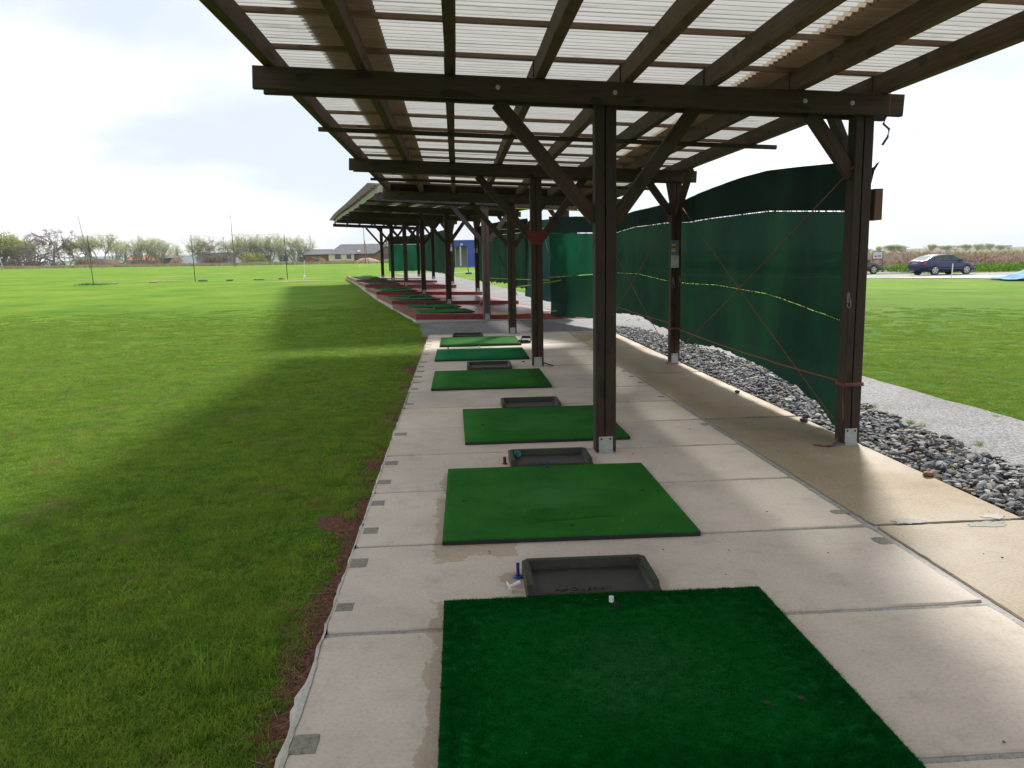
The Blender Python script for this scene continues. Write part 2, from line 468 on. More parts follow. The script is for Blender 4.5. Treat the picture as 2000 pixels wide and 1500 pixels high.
M_galv = simple('galvanised_steel', (0.42, 0.45, 0.44), .45, .15, 30, .1, 60, metal=.55)
M_dark = simple('dark_hole', (0.01, 0.01, 0.01), .8, 0, 5, 0)
M_bluep = simple('blue_plastic', (0.012, 0.04, 0.20), .4, .1, 8, 0)
M_whitep = simple('white_plastic', (0.75, 0.75, 0.74), .4, .05, 8, 0)
M_tealp = simple('teal_plastic', (0.01, 0.16, 0.12), .4, .1, 8, 0)
M_dredp = simple('dark_red_plastic', (0.08, 0.012, 0.015), .4, .1, 8, 0)
M_ropeo = simple('orange_rope', (0.27, 0.075, 0.04), .8, .35, 90, .3, 200, kind='world')
M_ropeb = simple('blue_rope', (0.03, 0.07, 0.15), .8, .2, 90, .3, 200)
M_ropey = simple('yellow_rope', (0.50, 0.44, 0.05), .7, .2, 90, .3, 200)
M_ropew = simple('pale_cord', (0.5, 0.55, 0.4), .8, .2, 90, .3, 200)

def net_mat(name, col, alpha=0.012, trans=0.45):
    m, n, l, b = new_mat(name)
    out = n['Material Output']
    v = coords(n, l, 'world')
    w = noise_tex(n, l, coords(n, l, 'world', (1, 1, .55)), 1.1, 4, .55)
    f = noise_tex(n, l, coords(n, l, 'world', (1, 1, 9)), 22, 3, .7)
    c = mixc(n, l, 1.0, col, ramp(n, l, w, [(0.3, (.55, .62, .72)), (.5, (1,) * 3), (.7, (1.5, 1.5, 1.2))]), 'MULTIPLY')
    c = mixc(n, l, 1.0, c, ramp(n, l, f, [(0.3, (.8,) * 3), (.7, (1.2,) * 3)]), 'MULTIPLY')
    l.new(c, b.inputs['Base Color']); b.inputs['Roughness'].default_value = .8; b.inputs['Specular IOR Level'].default_value = .2
    t = n.new('ShaderNodeBsdfTranslucent'); l.new(c, t.inputs['Color'])
    mx = n.new('ShaderNodeMixShader'); mx.inputs[0].default_value = trans
    l.new(b.outputs[0], mx.inputs[1]); l.new(t.outputs[0], mx.inputs[2])
    tr = n.new('ShaderNodeBsdfTransparent'); tr.inputs['Color'].default_value = (.7, .9, .75, 1)
    m2 = n.new('ShaderNodeMixShader'); m2.inputs[0].default_value = alpha
    l.new(mx.outputs[0], m2.inputs[1]); l.new(tr.outputs[0], m2.inputs[2]); l.new(m2.outputs[0], out.inputs['Surface'])
    bump(n, l, b, f, .3, .004)
    return m
M_net = net_mat('shade_net_green', (0.007, 0.038, 0.022), .008, .38)
M_netb = net_mat('shade_net_backlit', (0.006, 0.062, 0.032), .01, .52)  # brighter copy of the green net, with backlight put into its colour
M_netd = net_mat('shade_net_dark', (0.006, 0.022, 0.016), .0, .15)
M_netw = net_mat('shade_net_bluish', (0.020, 0.065, 0.062), .0, .25)

def sheet_mat(name, col, trans, rough=.65):
    m, n, l, b = new_mat(name)
    out = n['Material Output']
    v = coords(n, l, 'world')
    d = noise_tex(n, l, coords(n, l, 'world', (.6, 5, 1)), 2.2, 5, .7)
    c = mixc(n, l, 1.0, col, ramp(n, l, d, [(0.25, (.58, .56, .50)), (.42, (.93, .93, .92)), (.7, (1.08,) * 3)]), 'MULTIPLY')
    l.new(c, b.inputs['Base Color']); b.inputs['Roughness'].default_value = rough; b.inputs['Specular IOR Level'].default_value = .12
    t = n.new('ShaderNodeBsdfTranslucent'); l.new(mixc(n, l, 1.0, c, trans, 'MULTIPLY'), t.inputs['Color'])
    mx = n.new('ShaderNodeMixShader'); mx.inputs[0].default_value = .62
    l.new(b.outputs[0], mx.inputs[1]); l.new(t.outputs[0], mx.inputs[2]); l.new(mx.outputs[0], out.inputs['Surface'])
    return m
M_sheet = sheet_mat('corrugated_translucent_white', (0.42, 0.42, 0.41), (.88, .88, .88))
M_sheett = sheet_mat('corrugated_sheet_dirty_lap', (0.36, 0.31, 0.25), (.72, .68, .64))
M_sheetg = sheet_mat('corrugated_sheet_dusty', (0.26, 0.25, 0.23), (.35, .35, .33))
M_sheeto = sheet_mat('corrugated_sheet_old_opaque', (0.25, 0.20, 0.15), (.16, .14, .11))

# ------------------------------------------------------------------ terrain
def axis(parts):
    out = []
    for a, b, s in parts:
        k = max(1, int(round((b - a) / s))); out += [a + (b - a) * i / k for i in range(k)]
    return out + [parts[-1][1]]
gx_ = axis([(-1500, -200, 100), (-200, -60, 14), (-60, -12, 4), (-12, 8, 1), (8, 60, 4), (60, 200, 14), (200, 1500, 100)])
gy_ = axis([(-60, 0, 5), (0, 50, 1), (50, 100, 5), (100, 200, 10), (200, 400, 50), (400, 3200, 280)])
mb = MB()
mb.add([(x, y, ground(x, y) + (0.012 * (mnoise.noise(Vector((x * .5, y * .5, 0)))) if -12 < x < -1 and y < 50 else 0)) for y in gy_ for x in gx_],
       [(j * len(gx_) + i, j * len(gx_) + i + 1, (j + 1) * len(gx_) + i + 1, (j + 1) * len(gx_) + i) for j in range(len(gy_) - 1) for i in range(len(gx_) - 1)])
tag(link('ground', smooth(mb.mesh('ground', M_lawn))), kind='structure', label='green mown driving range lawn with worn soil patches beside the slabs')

def strip(name, left, right, mat, dz, step=0.5, jit=0.0, seed=1, label=None, n_across=6):
    """a flat sheet between two polylines given as y -> x, laid just above the terrain"""
    rr = random.Random(seed)
    y0, y1 = left[0][1], left[-1][1]
    ny = max(2, int((y1 - y0) / step) + 1)
    vs, fs = [], []
    for j in range(ny):
        y = y0 + (y1 - y0) * j / (ny - 1)
        a = interp(y, [p[1] for p in left], [p[0] for p in left]) + jit * (mnoise.noise(Vector((y * 1.3, seed, 0))) + .5 * mnoise.noise(Vector((y * 5, seed, 2))))
        b = interp(y, [p[1] for p in right], [p[0] for p in right]) + jit * (mnoise.noise(Vector((y * 1.1, seed, 9))) + .5 * mnoise.noise(Vector((y * 4.3, seed, 5))))
        for i in range(n_across + 1):
            x = a + (b - a) * i / n_across
            vs.append((x, y, ground(x, y) + dz))
    w = n_across + 1
    for j in range(ny - 1):
        for i in range(n_across):
            fs.append((j * w + i, j * w + i + 1, (j + 1) * w + i + 1, (j + 1) * w + i))
    m = MB(); m.add(vs, fs)
    return tag(link(name, m.mesh(name, mat)), kind='structure', label=label)

strip('gravel_path', [(3.9, -3), (3.9, 17.2), (3.2, 22), (2.3, 26), (.2, 36), (-2.2, 50), (-5, 64)],
      [(5.42, -3), (5.42, 8.5), (5.35, 14), (5.2, 20), (4.0, 27), (2.5, 35), (.9, 46), (.3, 50), (-1.5, 64)], M_gravel, 0.020, .25, .07, 3,
      'pale grey gravel path between the stone strip and the right hand lawn', 8)
strip('gravel_yard', [(-.75, 17.4), (-.95, 20.3)], [(4.2, 17.4), (4.1, 20.3)], M_gravel, 0.016, .1, .05, 8,
      'dusty grey gravel gap between the concrete slabs and the red tee decks', 10)
strip('road', [(14, 50.5), (14, 58.5)], [(120, 50.5), (120, 58.5)], M_asph, 0.02, 1, 0, 4, 'grey asphalt road beyond the right hand lawn', 20)
mb = MB()
ap = [(27.2, 50.2), (30.5, 47.3), (32.6, 42.5), (44, 38.5), (60, 40), (60, 51.2), (34, 51.2)]
mb.add([(x, y, ground(x, y) + .034) for x, y in ap], [tuple(range(len(ap)))])
tag(link('concrete_apron', mb.mesh('concrete_apron', M_pale)), kind='structure', label='pale concrete apron in front of the road by the parked car')
strip('far_path', [(-3, 62.5), (-3, 63.6)], [(12, 62.5), (12, 63.6)], M_pale, 0.02, .3, .1, 6, 'narrow pale path crossing the grass toward the blue cabin', 20)
# pale worn patches out on the range
M_worn = simple('worn_sandy_ground', (0.30, 0.27, 0.16), .9, .3, 3, .3, 20, kind='world')
for k, (x, y, rx, ry, rot) in enumerate(((-9.6, 50.5, 1.9, .55, -.05), (-19.5, 56, 1.6, .35, .1), (-26, 62, 2.2, .3, .0), (-22, 68, 2.5, .3, .1), (-20.5, 74, 1.8, .3, 0))):
    mb = MB(); pts = []
    for i in range(28):
        t = 2 * PI * i / 28; r = 1 + .35 * mnoise.noise(Vector((math.cos(t) * 2, math.sin(t) * 2, k)))
        px, py = x + rx * r * math.cos(t), y + ry * r * math.sin(t) + rot * rx * math.cos(t)
        pts.append((px, py, ground(px, py) + .018))
    mb.add(pts, [tuple(range(28))])
    tag(link('worn_ground', mb.mesh('worn_ground', M_worn)), kind='structure', label='pale worn patch of soil out on the range lawn')

# ------------------------------------------------------------------ concrete slabs
pad = tag(bpy.data.objects.new('concrete_pad', None), kind='structure', label='concrete slab platform under the near shelter', cat=None)
COL.objects.link(pad)
def slab_mesh(w, d, seed, th=.12):
    """slab with chipped, chamfered rim; origin at its lower left corner, top at z=0"""
    rr = random.Random(seed)
    per = []
    def edge(a, b):
        n = max(2, int(math.dist(a, b) / .07))
        for i in range(n):
            t = i / n
            per.append((a[0] + (b[0] - a[0]) * t, a[1] + (b[1] - a[1]) * t))
    c = .018
    for a, b in (((c, 0), (w - c, 0)), ((w, c), (w, d - c)), ((w - c, d), (c, d)), ((0, d - c), (0, c))): edge(a, b)
    n = len(per); cx, cy = w / 2, d / 2
    def inset(p, k, j):
        sx = k if p[0] < cx * .2 else (-k if p[0] > w - cx * .2 and abs(p[0] - w) < .05 else 0)
        x = min(max(p[0], k + j), w - k - j); y = min(max(p[1], k + j), d - k - j)
        return x, y
    outer, ring = [], []
    for p in per:
        j = abs(rr.gauss(0, .0022)) + (rr.random() < .05) * rr.uniform(.004, .012)
        x, y = inset(p, 0, j); outer.append((x, y))
        ring.append(inset((x, y), .007, j))
    mb = MB()
    vs = [(x, y, -th) for x, y in outer] + [(x, y, -.007) for x, y in outer] + [(x, y, 0) for x, y in ring]
    fs = []
    for i in range(n):
        k = (i + 1) % n
        fs += [(i, k, n + k, n + i), (n + i, n + k, 2 * n + k, 2 * n + i)]
    fs.append(tuple(range(2 * n, 3 * n)))
    mb.add(vs, fs)
    return mb.mesh('slab', M_slab)
PITCH, Y0 = 1.087, 2.28
sl = [slab_mesh(3.012, PITCH - .034, s) for s in range(4)]
for k in range(-3, 14):
    link('slab', sl[k % 4], pad, (-.62 + R.uniform(-.012, .012) - (0.012 if k == 3 else 0), Y0 + k * PITCH + .015, R.uniform(-.002, .002)), (0, 0, R.uniform(-.0015, .0015)))
sr = []
for s in range(3):
    m_ = slab_mesh(.945, 3 * PITCH - .03, 20 + s); m_.materials.clear(); m_.materials.append(M_slab2); sr.append(m_)
for k in range(-1, 5):
    link('slab', sr[k % 3], pad, (2.432, Y0 + PITCH * 2 + 3 * PITCH * (k - 1) + .015 + .005, R.uniform(-.003, .001)), (0, 0, R.uniform(-.002, .002)))
# mortar in the joints: rough strips a little below the slab tops
def mortar(x0, y0, x1, y1, w, z, seed):
    z -= .006; w += .006
    rr = random.Random(seed); L = math.dist((x0, y0), (x1, y1)); n = int(L / .05) + 2
    dx, dy = (x1 - x0) / L, (y1 - y0) / L; vs, fs = [], []
    for i in range(n):
        t = L * i / (n - 1)
        a, b = w / 2 + rr.uniform(-.003, .006), w / 2 + rr.uniform(-.003, .006)
        for o_, zz in ((-a, -.004), (0, rr.uniform(0, .003)), (b, -.004)):
            vs.append((x0 + dx * t - dy * o_, y0 + dy * t + dx * o_, z + zz))
    for i in range(n - 1):
        for j in range(2): fs.append((i * 3 + j, i * 3 + j + 1, i * 3 + j + 4, i * 3 + j + 3))
    m = MB(); m.add(vs, fs); fix_normals(me := m.mesh('mortar_joint', M_mortar))
    return link('mortar_joint', me, pad)
for k in range(-3, 15): mortar(-.61, Y0 + k * PITCH, 2.40, Y0 + k * PITCH, .040 if k in (-1, 1, 2) else .026, -.003, k + 50)
mortar(2.414, -1, 2.414, 17.5, .050, -.002, 99)
for k in range(-1, 6): mortar(2.43, Y0 + PITCH * 2 + 3 * PITCH * (k - 1), 3.38, Y0 + PITCH * 2 + 3 * PITCH * (k - 1), .034, -.002, k + 130)
# filled lifting pockets at the slab ends
def blob_patch(name, cx, cy, rx, ry, z, mat, seed, parent, square=.97, wild=0.):
    rr = random.Random(seed); n = 32; pts = []
    for i in range(n):
        t = 2 * PI * i / n
        c_, s_ = math.cos(t), math.sin(t); q = max(abs(c_), abs(s_)); r = (1 - square) + square / q
        r *= 1 + rr.uniform(-.05, .03) + wild * (mnoise.noise(Vector((c_ * 1.6, s_ * 1.6, seed * .7))) + .5 * mnoise.noise(Vector((c_ * 4, s_ * 4, seed * .7))))
        pts.append((cx + rx * r * c_, cy + ry * r * s_))
    m = MB()
    m.add([(x, y, z - .004) for x, y in pts] + [(cx + (x - cx) * .93, cy + (y - cy) * .93, z) for x, y in pts],
          [(i, (i + 1) % n, n + (i + 1) % n, n + i) for i in range(n)] + [tuple(range(n, 2 * n))])
    return link(name, m.mesh(name, mat), parent)
for k in range(-1, 13):
    for dy in (.27, .83):
        if R.random() < .10: continue
        yy = Y0 + k * PITCH + dy
        blob_patch('mortar_patch', -.560 + R.uniform(-.005, .01), yy, .052 + R.uniform(-.012, .012), .062 + R.uniform(-.015, .012), .0022, M_patch, k * 7 + int(dy * 100), pad)
        if R.random() < .55: blob_patch('mortar_patch', 2.345 + R.uniform(-.015, .01), yy, .050 + R.uniform(-.012, .012), .058 + R.uniform(-.02, .01), .0022, M_patch, k * 9 + 3 + int(dy * 100), pad, .4)
for cx, cy, rx, ry in ((2.66, 4.50, .10, .05), (3.10, 4.40, .13, .05), (3.22, 4.53, .07, .045), (2.95, 7.75, .09, .04), (2.85, 10.95, .08, .05)):
    blob_patch('mortar_patch', cx, cy, rx, ry, .0024, M_mortar if cx > 3.2 else M_patch, int(cx * 100), pad, .1, .55)
# rough mortar skirt along the left rim of the slabs
rr = random.Random(3); vs, fs = [], []; n = 330
for i in range(n):
    y = 1.2 + (17.5 - 1.2) * i / (n - 1)
    wide = .016 if y < 3.3 else .008
    a = -.618 + (.020 if y < 3.1 else 0.006) + rr.uniform(-.004, .004); b = -.622 - wide * (1 + 1.6 * mnoise.noise(Vector((y * 4, 7, 7)))) * rr.uniform(.4, 1.2)
    vs += [(a, y, .003), ((a + b) / 2, y, .003 + rr.uniform(-.003, .003)), (b, y, -.014 + rr.uniform(-.014, .012)), (b - .012, y, -.13)]
for i in range(n - 1):
    for j in range(3): fs.append((i * 4 + j, i * 4 + j + 1, i * 4 + j + 5, i * 4 + j + 4))
m = MB(); m.add(vs, fs); link('mortar_skirt', fix_normals(m.mesh('mortar_skirt', M_foot)), pad)
mb = MB(); mb.box(-.6, 3.38, -1, 17.49, -.12, -.018); link('slab_bed', mb.mesh('slab_bed', M_mortar), pad)
mb = MB(); mb.box(-.60, 3.36, 17.505, 17.60, -.10, .004); link('end_kerb', mb.mesh('end_kerb', M_foot), pad)

# ------------------------------------------------------------------ slate stones
def stone_geo(rr, s, flat):
    bm = bmesh.new(); bmesh.ops.create_icosphere(bm, subdivisions=1, radius=1)
    sx, sy, sz = s * rr.uniform(.7, 1.2), s * rr.uniform(.5, .85), s * flat
    vs = []
    for v in bm.verts:
        q = v.co * (1 + rr.uniform(-.24, .24)); vs.append(Vector((q.x * sx, q.y * sy, max(-.8, min(.8, q.z)) * sz)))
    fs = [tuple(v.index for v in f.verts) for f in bm.faces]; bm.free()
    return vs, fs
def stone_tint(rr):
    k = rr.random()
    if k < .46: g = rr.uniform(.07, .15); return (g * .97, g * .98, g * 1.04)
    if k < .80: g = rr.uniform(.15, .26); return (g * .95, g, g * 1.07)
    if k < .90: g = rr.uniform(.30, .45); return (g, g * .97, g * .92)
    if k < .96: g = rr.uniform(.14, .30); return (g * 1.15, g * .88, g * .66)
    g = rr.uniform(.08, .14); return (g * 1.2, g * .8, g * .65)
def set_tint(me, tints_per_face):
    a = me.attributes.new('tint', 'FLOAT_COLOR', 'FACE')
    arr = np.ones((len(tints_per_face), 4), dtype=np.float32); arr[:, :3] = tints_per_face
    a.data.foreach_set('color', arr.ravel())
bed = MB()
rr = random.Random(11)
ys = [0 + i * .1 for i in range(185)]
def stone_outer(y): return interp(y, [0, 5.5, 8.2, 11.3, 15, 18.2, 19.4], [4.15, 4.15, 4.32, 4.48, 4.3, 4.1, 4.0]) + .06 * mnoise.noise(Vector((y * 2.2, 0, 0)))
vs, fs = [], []
for y in ys:
    o_ = stone_outer(y)
    for i in range(5): vs.append((3.385 + (o_ - 3.385) * i / 4, y, -.035 + .012 * (i in (1, 2, 3))))
for j in range(len(ys) - 1):
    for i in range(4): fs.append((j * 5 + i, j * 5 + i + 1, (j + 1) * 5 + i + 1, (j + 1) * 5 + i))
bed.add(vs, fs)
sb = tag(link('stone_strip', bed.mesh('stone_strip', simple('dark_grit', (0.06, 0.06, 0.062), .8, .5, 30, .6, 60, kind='world', bdist=.01))), kind='structure',
         label='strip of grey slate stones along the right edge of the slabs')
cand = []
for i in range(11500):
    y = .8 + 18.0 * rr.random() ** 1.25
    o_ = stone_outer(y); u = rr.random(); x = 3.40 + (o_ - 3.40) * u
    if u > .85 and rr.random() < .45: continue
    cand.append((x, y))
cand.sort(key=lambda p: math.hypot(p[0], p[1]) + (50 if p[0] / max(p[1], .1) > .80 else 0))
mass, mtint = MB(), []
nd = 0
for i, (x, y) in enumerate(cand):
    s = .020 + .030 * rr.random() ** 2 + (rr.random() < .06) * .02
    v_, f_ = stone_geo(rr, s, rr.uniform(.22, .5))
    e = Euler((rr.gauss(0, .32), rr.gauss(0, .32), rr.uniform(0, 6.3))).to_matrix()
    z = -.012 + rr.random() ** 1.5 * .035 - max(0, abs(x - 3.8) - .35) * .04
    if x < 3.44: z = min(z, -.002)
    t = stone_tint(rr)
    inview = x < .66 * y + .35
    if inview and nd < 290 and s > .032:
        m = MB(); m.add([e @ q for q in v_], f_); me = m.mesh('stone', M_stone); set_tint(me, [t] * len(f_))
        link('stone', me, sb, (x, y, z)); nd += 1
    else:
        mass.add([e @ q + Vector((x, y, z)) for q in v_], f_); mtint += [t] * len(f_)
me = mass.mesh('small_stones', M_stone); set_tint(me, mtint)
tag(link('small_stones', me, sb), kind='stuff')
# stray stones lying on the slabs
for (x, y, s, t, lab) in ((3.25, 9.14, .045, (.07, .055, .05), 'brown stone lying on the yellowed slab, the farther of two stray stones'),
                          (3.304, 7.43, .045, (.08, .06, .05), 'small brown stone lying on the slab left of the near right post'),
                          (3.355, 5.44, .05, (.24, .12, .07), 'flat rusty orange stone at the rim of the yellowed slab')):
    v_, f_ = stone_geo(rr, s, .55); m = MB(); m.add(v_, f_); me = m.mesh('stray_stone', M_stone); set_tint(me, [t] * len(f_))
    tag(link('stray_stone', me, None, (x, y, s * .4)), lab, 'stone')
# little bits of litter and grit on the slabs
mb = MB()
for i in range(120):
    x, y = rr.uniform(-.55, 3.3), 2 + 14 * rr.random() ** 1.6; s = rr.uniform(.003, .008)
    v_, f_ = stone_geo(rr, s, .5); mb.add([q + Vector((x, y, s * .35)) for q in v_], f_)
tag(link('grit', mb.mesh('grit', simple('grit_dark', (.09, .07, .06), .8, .4, 5, 0))), kind='stuff', label='scattered dark grit and crumbs lying on the concrete slabs')

# ------------------------------------------------------------------ hitting mats
def turf_tuft(name, n, size, hgt, wid, mat, seed, lean=.35):
    rr = random.Random(seed); mb = MB(); tint = []
    for i in range(n):
        x, y = (rr.random() - .5) * size, (rr.random() - .5) * size
        a = rr.uniform(0, 2 * PI); h = hgt * rr.uniform(.6, 1.15); w = wid * rr.uniform(.7, 1.2)
        dx, dy = math.cos(a) * w / 2, math.sin(a) * w / 2
        lx, ly = rr.gauss(0, lean) * h, rr.gauss(0, lean) * h
        mb.add([(x - dx, y - dy, 0), (x + dx, y + dy, 0), (x + dx * .7 + lx * .4, y + dy * .7 + ly * .4, h * .6), (x - dx * .7 + lx * .4, y - dy * .7 + ly * .4, h * .6), (x + lx, y + ly, h)],
               [(0, 1, 2, 3), (3, 2, 4)])
        t = rr.random(); tint += [t, t]
    me = mb.mesh(name, mat)
    at = me.attributes.new('tint', 'FLOAT', 'FACE'); at.data.foreach_set('value', tint)
    return me

def scatter(name, pts, scl, rotz, templates, parent=None, seed=0, tilt=None):
    me = bpy.data.meshes.new(name); me.from_pydata(pts, [], []); me.update()
    a = me.attributes.new('scl', 'FLOAT', 'POINT'); a.data.foreach_set('value', scl)
    a = me.attributes.new('rot', 'FLOAT_VECTOR', 'POINT')
    arr = np.zeros((len(pts), 3), dtype=np.float32); arr[:, 2] = rotz
    if tilt is not None: arr[:, :2] = tilt
    a.data.foreach_set('vector', arr.ravel())
    o = link(name, me, parent)
    md = o.modifiers.new('scatter', 'NODES')
    ng = bpy.data.node_groups.new(name, 'GeometryNodeTree'); md.node_group = ng
    ng.interface.new_socket('Geometry', in_out='INPUT', socket_type='NodeSocketGeometry')
    ng.interface.new_socket('Geometry', in_out='OUTPUT', socket_type='NodeSocketGeometry')
    N, L = ng.nodes, ng.links
    gi, go = N.new('NodeGroupInput'), N.new('NodeGroupOutput')
    iop = N.new('GeometryNodeInstanceOnPoints')
    jn = N.new('GeometryNodeJoinGeometry')
    for t in templates:
        oi = N.new('GeometryNodeObjectInfo'); oi.inputs['Object'].default_value = t; oi.inputs['As Instance'].default_value = True
        L.new(oi.outputs['Geometry'], jn.inputs[0])
    L.new(jn.outputs[0], iop.inputs['Instance'])
    iop.inputs['Pick Instance'].default_value = True
    rv = N.new('FunctionNodeRandomValue'); rv.data_type = 'INT'
    for s_ in rv.inputs:
        if s_.type == 'INT' and s_.name == 'Max': s_.default_value = max(0, len(templates) - 1)
        if s_.type == 'INT' and s_.name == 'Min': s_.default_value = 0
        if s_.name == 'Seed': s_.default_value = seed
    L.new([q for q in rv.outputs if q.type == 'INT' and q.enabled][0], iop.inputs['Instance Index'])
    a1 = N.new('GeometryNodeInputNamedAttribute'); a1.data_type = 'FLOAT'; a1.inputs['Name'].default_value = 'scl'
    a2 = N.new('GeometryNodeInputNamedAttribute'); a2.data_type = 'FLOAT_VECTOR'; a2.inputs['Name'].default_value = 'rot'
    L.new(a1.outputs['Attribute'], iop.inputs['Scale']); L.new(a2.outputs['Attribute'], iop.inputs['Rotation'])
    L.new(gi.outputs[0], iop.inputs['Points']); L.new(iop.outputs['Instances'], go.inputs[0])
    return o

def mat_thing(loc, w, d, rz, turf, label, th=.030, pile=None, wrinkle=False, hole=(), stubs=()):
    t = empty('golf_mat', loc, rz, label=label, cat='golf mat', group='green hitting mats along the bays')
    mb = MB(); mb.box(-w / 2, w / 2, -d / 2, d / 2, .001, th - .008)
    link('rubber_base', mb.mesh('rubber_base', M_rub), t)
    nx, ny = (70, 130) if wrinkle else (6, 6)
    vs = []
    for j in range(ny + 1):
        for i in range(nx + 1):
            x, y = -w / 2 + w * i / nx, -d / 2 + d * j / ny; z = th
            if wrinkle:
                yy = -d / 2 + .34 + .035 * math.sin(x * 9)
                z += .034 * math.exp(-((y - yy) / (.014 if y < yy else .045)) ** 2) * sstep(-.42, -.1, x) * sstep(.42, .15, x) * (1 + .4 * math.sin(x * 21))
                z -= .020 * math.exp(-((y - yy + .036 + .012 * math.sin(x * 17)) / .011) ** 2) * sstep(-.30, -.12, x) * sstep(.38, .25, x)
                z += .026 * math.exp(-((y + d / 2 - .46) / (.014 if y < -d / 2 + .46 else .05)) ** 2) * math.exp(-((x + .12) / .13) ** 2)
            if i in (0, nx) or j in (0, ny): z -= .004
            vs.append((x, y, z))
    w1 = nx + 1
    fs = [(j * w1 + i, j * w1 + i + 1, (j + 1) * w1 + i + 1, (j + 1) * w1 + i) for j in range(ny) for i in range(nx)]
    per = [i for i in range(w1)] + [j * w1 + nx for j in range(1, ny + 1)] + [ny * w1 + i for i in range(nx - 1, -1, -1)] + [j * w1 for j in range(ny - 1, 0, -1)]
    n0 = len(vs)
    vs += [(vs[i][0], vs[i][1], th - .009) for i in per]
    for a in range(len(per)):
        b = (a + 1) % len(per); fs.append((per[a], n0 + a, n0 + b, per[b]))
    mb = MB(); mb.add(vs, fs); s_ = link('turf', smooth(fix_normals(mb.mesh('turf', turf))), t)
    zt = lambda x, y: 0
    if pile:
        pts, sc, ro = [], [], []
        step = .042
        nx_, ny_ = int(w / step), int(d / step)
        for j in range(ny_):
            for i in range(nx_):
                x, y = -w / 2 + (i + .5) * w / nx_, -d / 2 + (j + .5) * d / ny_
                if 0 < i < nx_ - 1: x += R.uniform(-.012, .012)
                if 0 < j < ny_ - 1: y += R.uniform(-.012, .012)
                z = th - .003
                if wrinkle:
                    yy = -d / 2 + .34 + .035 * math.sin(x * 9)
                    z += .034 * math.exp(-((y - yy) / (.014 if y < yy else .045)) ** 2) * sstep(-.42, -.1, x) * sstep(.42, .15, x) * (1 + .4 * math.sin(x * 21))
                    z += .026 * math.exp(-((y + d / 2 - .46) / (.014 if y < -d / 2 + .46 else .05)) ** 2) * math.exp(-((x + .12) / .13) ** 2)
                if any(math.hypot(x - hx, y - hy) < .03 for hx, hy in hole): continue
                pts.append((x, y, z)); sc.append(R.uniform(.9, 1.1)); ro.append(R.choice((0, PI / 2, PI, 3 * PI / 2)) if i in (0, nx_ - 1) or j in (0, ny_ - 1) else R.uniform(0, 6.28))
        # the template pile patch is itself a patch of this mat
        tp = []
        for q in range(6):
            o = tag(link('turf_tuft', turf_tuft('turf_tuft', 190, .046, .007 if pile is M_turf1 else .006, .0013, pile, 40 + q, .55), t, pts[q * 7 + 3]), kind='stuff'); tp.append(o)
        tag(scatter('turf_pile', pts, sc, ro, tp, t, 5), kind='stuff')
    for hx, hy in hole:
        mb = MB(); mb.lathe([(.013, 0), (.013, .004), (.009, .005)], 12); link('tee_hole', mb.mesh('tee_hole', M_dark), t, (hx, hy, th))
    return t

mats_def = [
    (0.652, 2.88, 1.50, 1.42, -.002, M_turfA, 'nearest dark green golf mat filling the lower right foreground', M_turf1, False, ((.40, -.30), (.53, -.28))),
    (0.634, 5.20, 1.485, 1.60, -.012, M_turfB, 'wrinkled green golf mat, second from the camera, in front of the near post', None, True, ((-.62, -.06), (.59, .05), (0.02, -.62))),
    (0.768, 7.70, 1.46, 1.58, .004, M_turfB, 'green golf mat lying directly behind the near middle post', None, False, ((-.55, -.1),)),
    (0.412, 10.75, 1.505, 1.62, -.004, M_turfB, 'green golf mat with a long tray behind it, left of the second middle post', None, False, ()),
    (0.390, 13.66, 1.52, 1.58, -.006, M_turfC, 'bright emerald golf mat between two duller mats beyond the second post', None, False, ()),
    (0.430, 15.85, 1.52, 1.62, .004, M_turfB, 'last green mat on the slabs, beside the third middle post, pale and sunlit', None, False, ()),
]
for (x, y, w, d, rz, tm, lab, pl, wr, ho) in mats_def: mat_thing((x, y, .003), w, d, rz, tm, lab, .032, pl, wr, ho)

mb = MB()
for i in range(90):
    x, y = R.uniform(-.08, 1.38), R.choice((R.uniform(2.2, 3.58), R.uniform(4.42, 5.98))); a = R.uniform(0, 6.28); L = R.uniform(.004, .014)
    mb.add([(x, y, .047), (x + math.cos(a) * L, y + math.sin(a) * L, .049), (x + math.cos(a) * L + .0015, y + math.sin(a) * L + .0015, .047)], [(0, 1, 2)])
tag(link('dry_clippings', mb.mesh('dry_clippings', simple('straw_bits', (.42, .40, .26), .9, .3, 8, 0))), kind='stuff', label='dry grass clippings scattered on the two nearest mats')

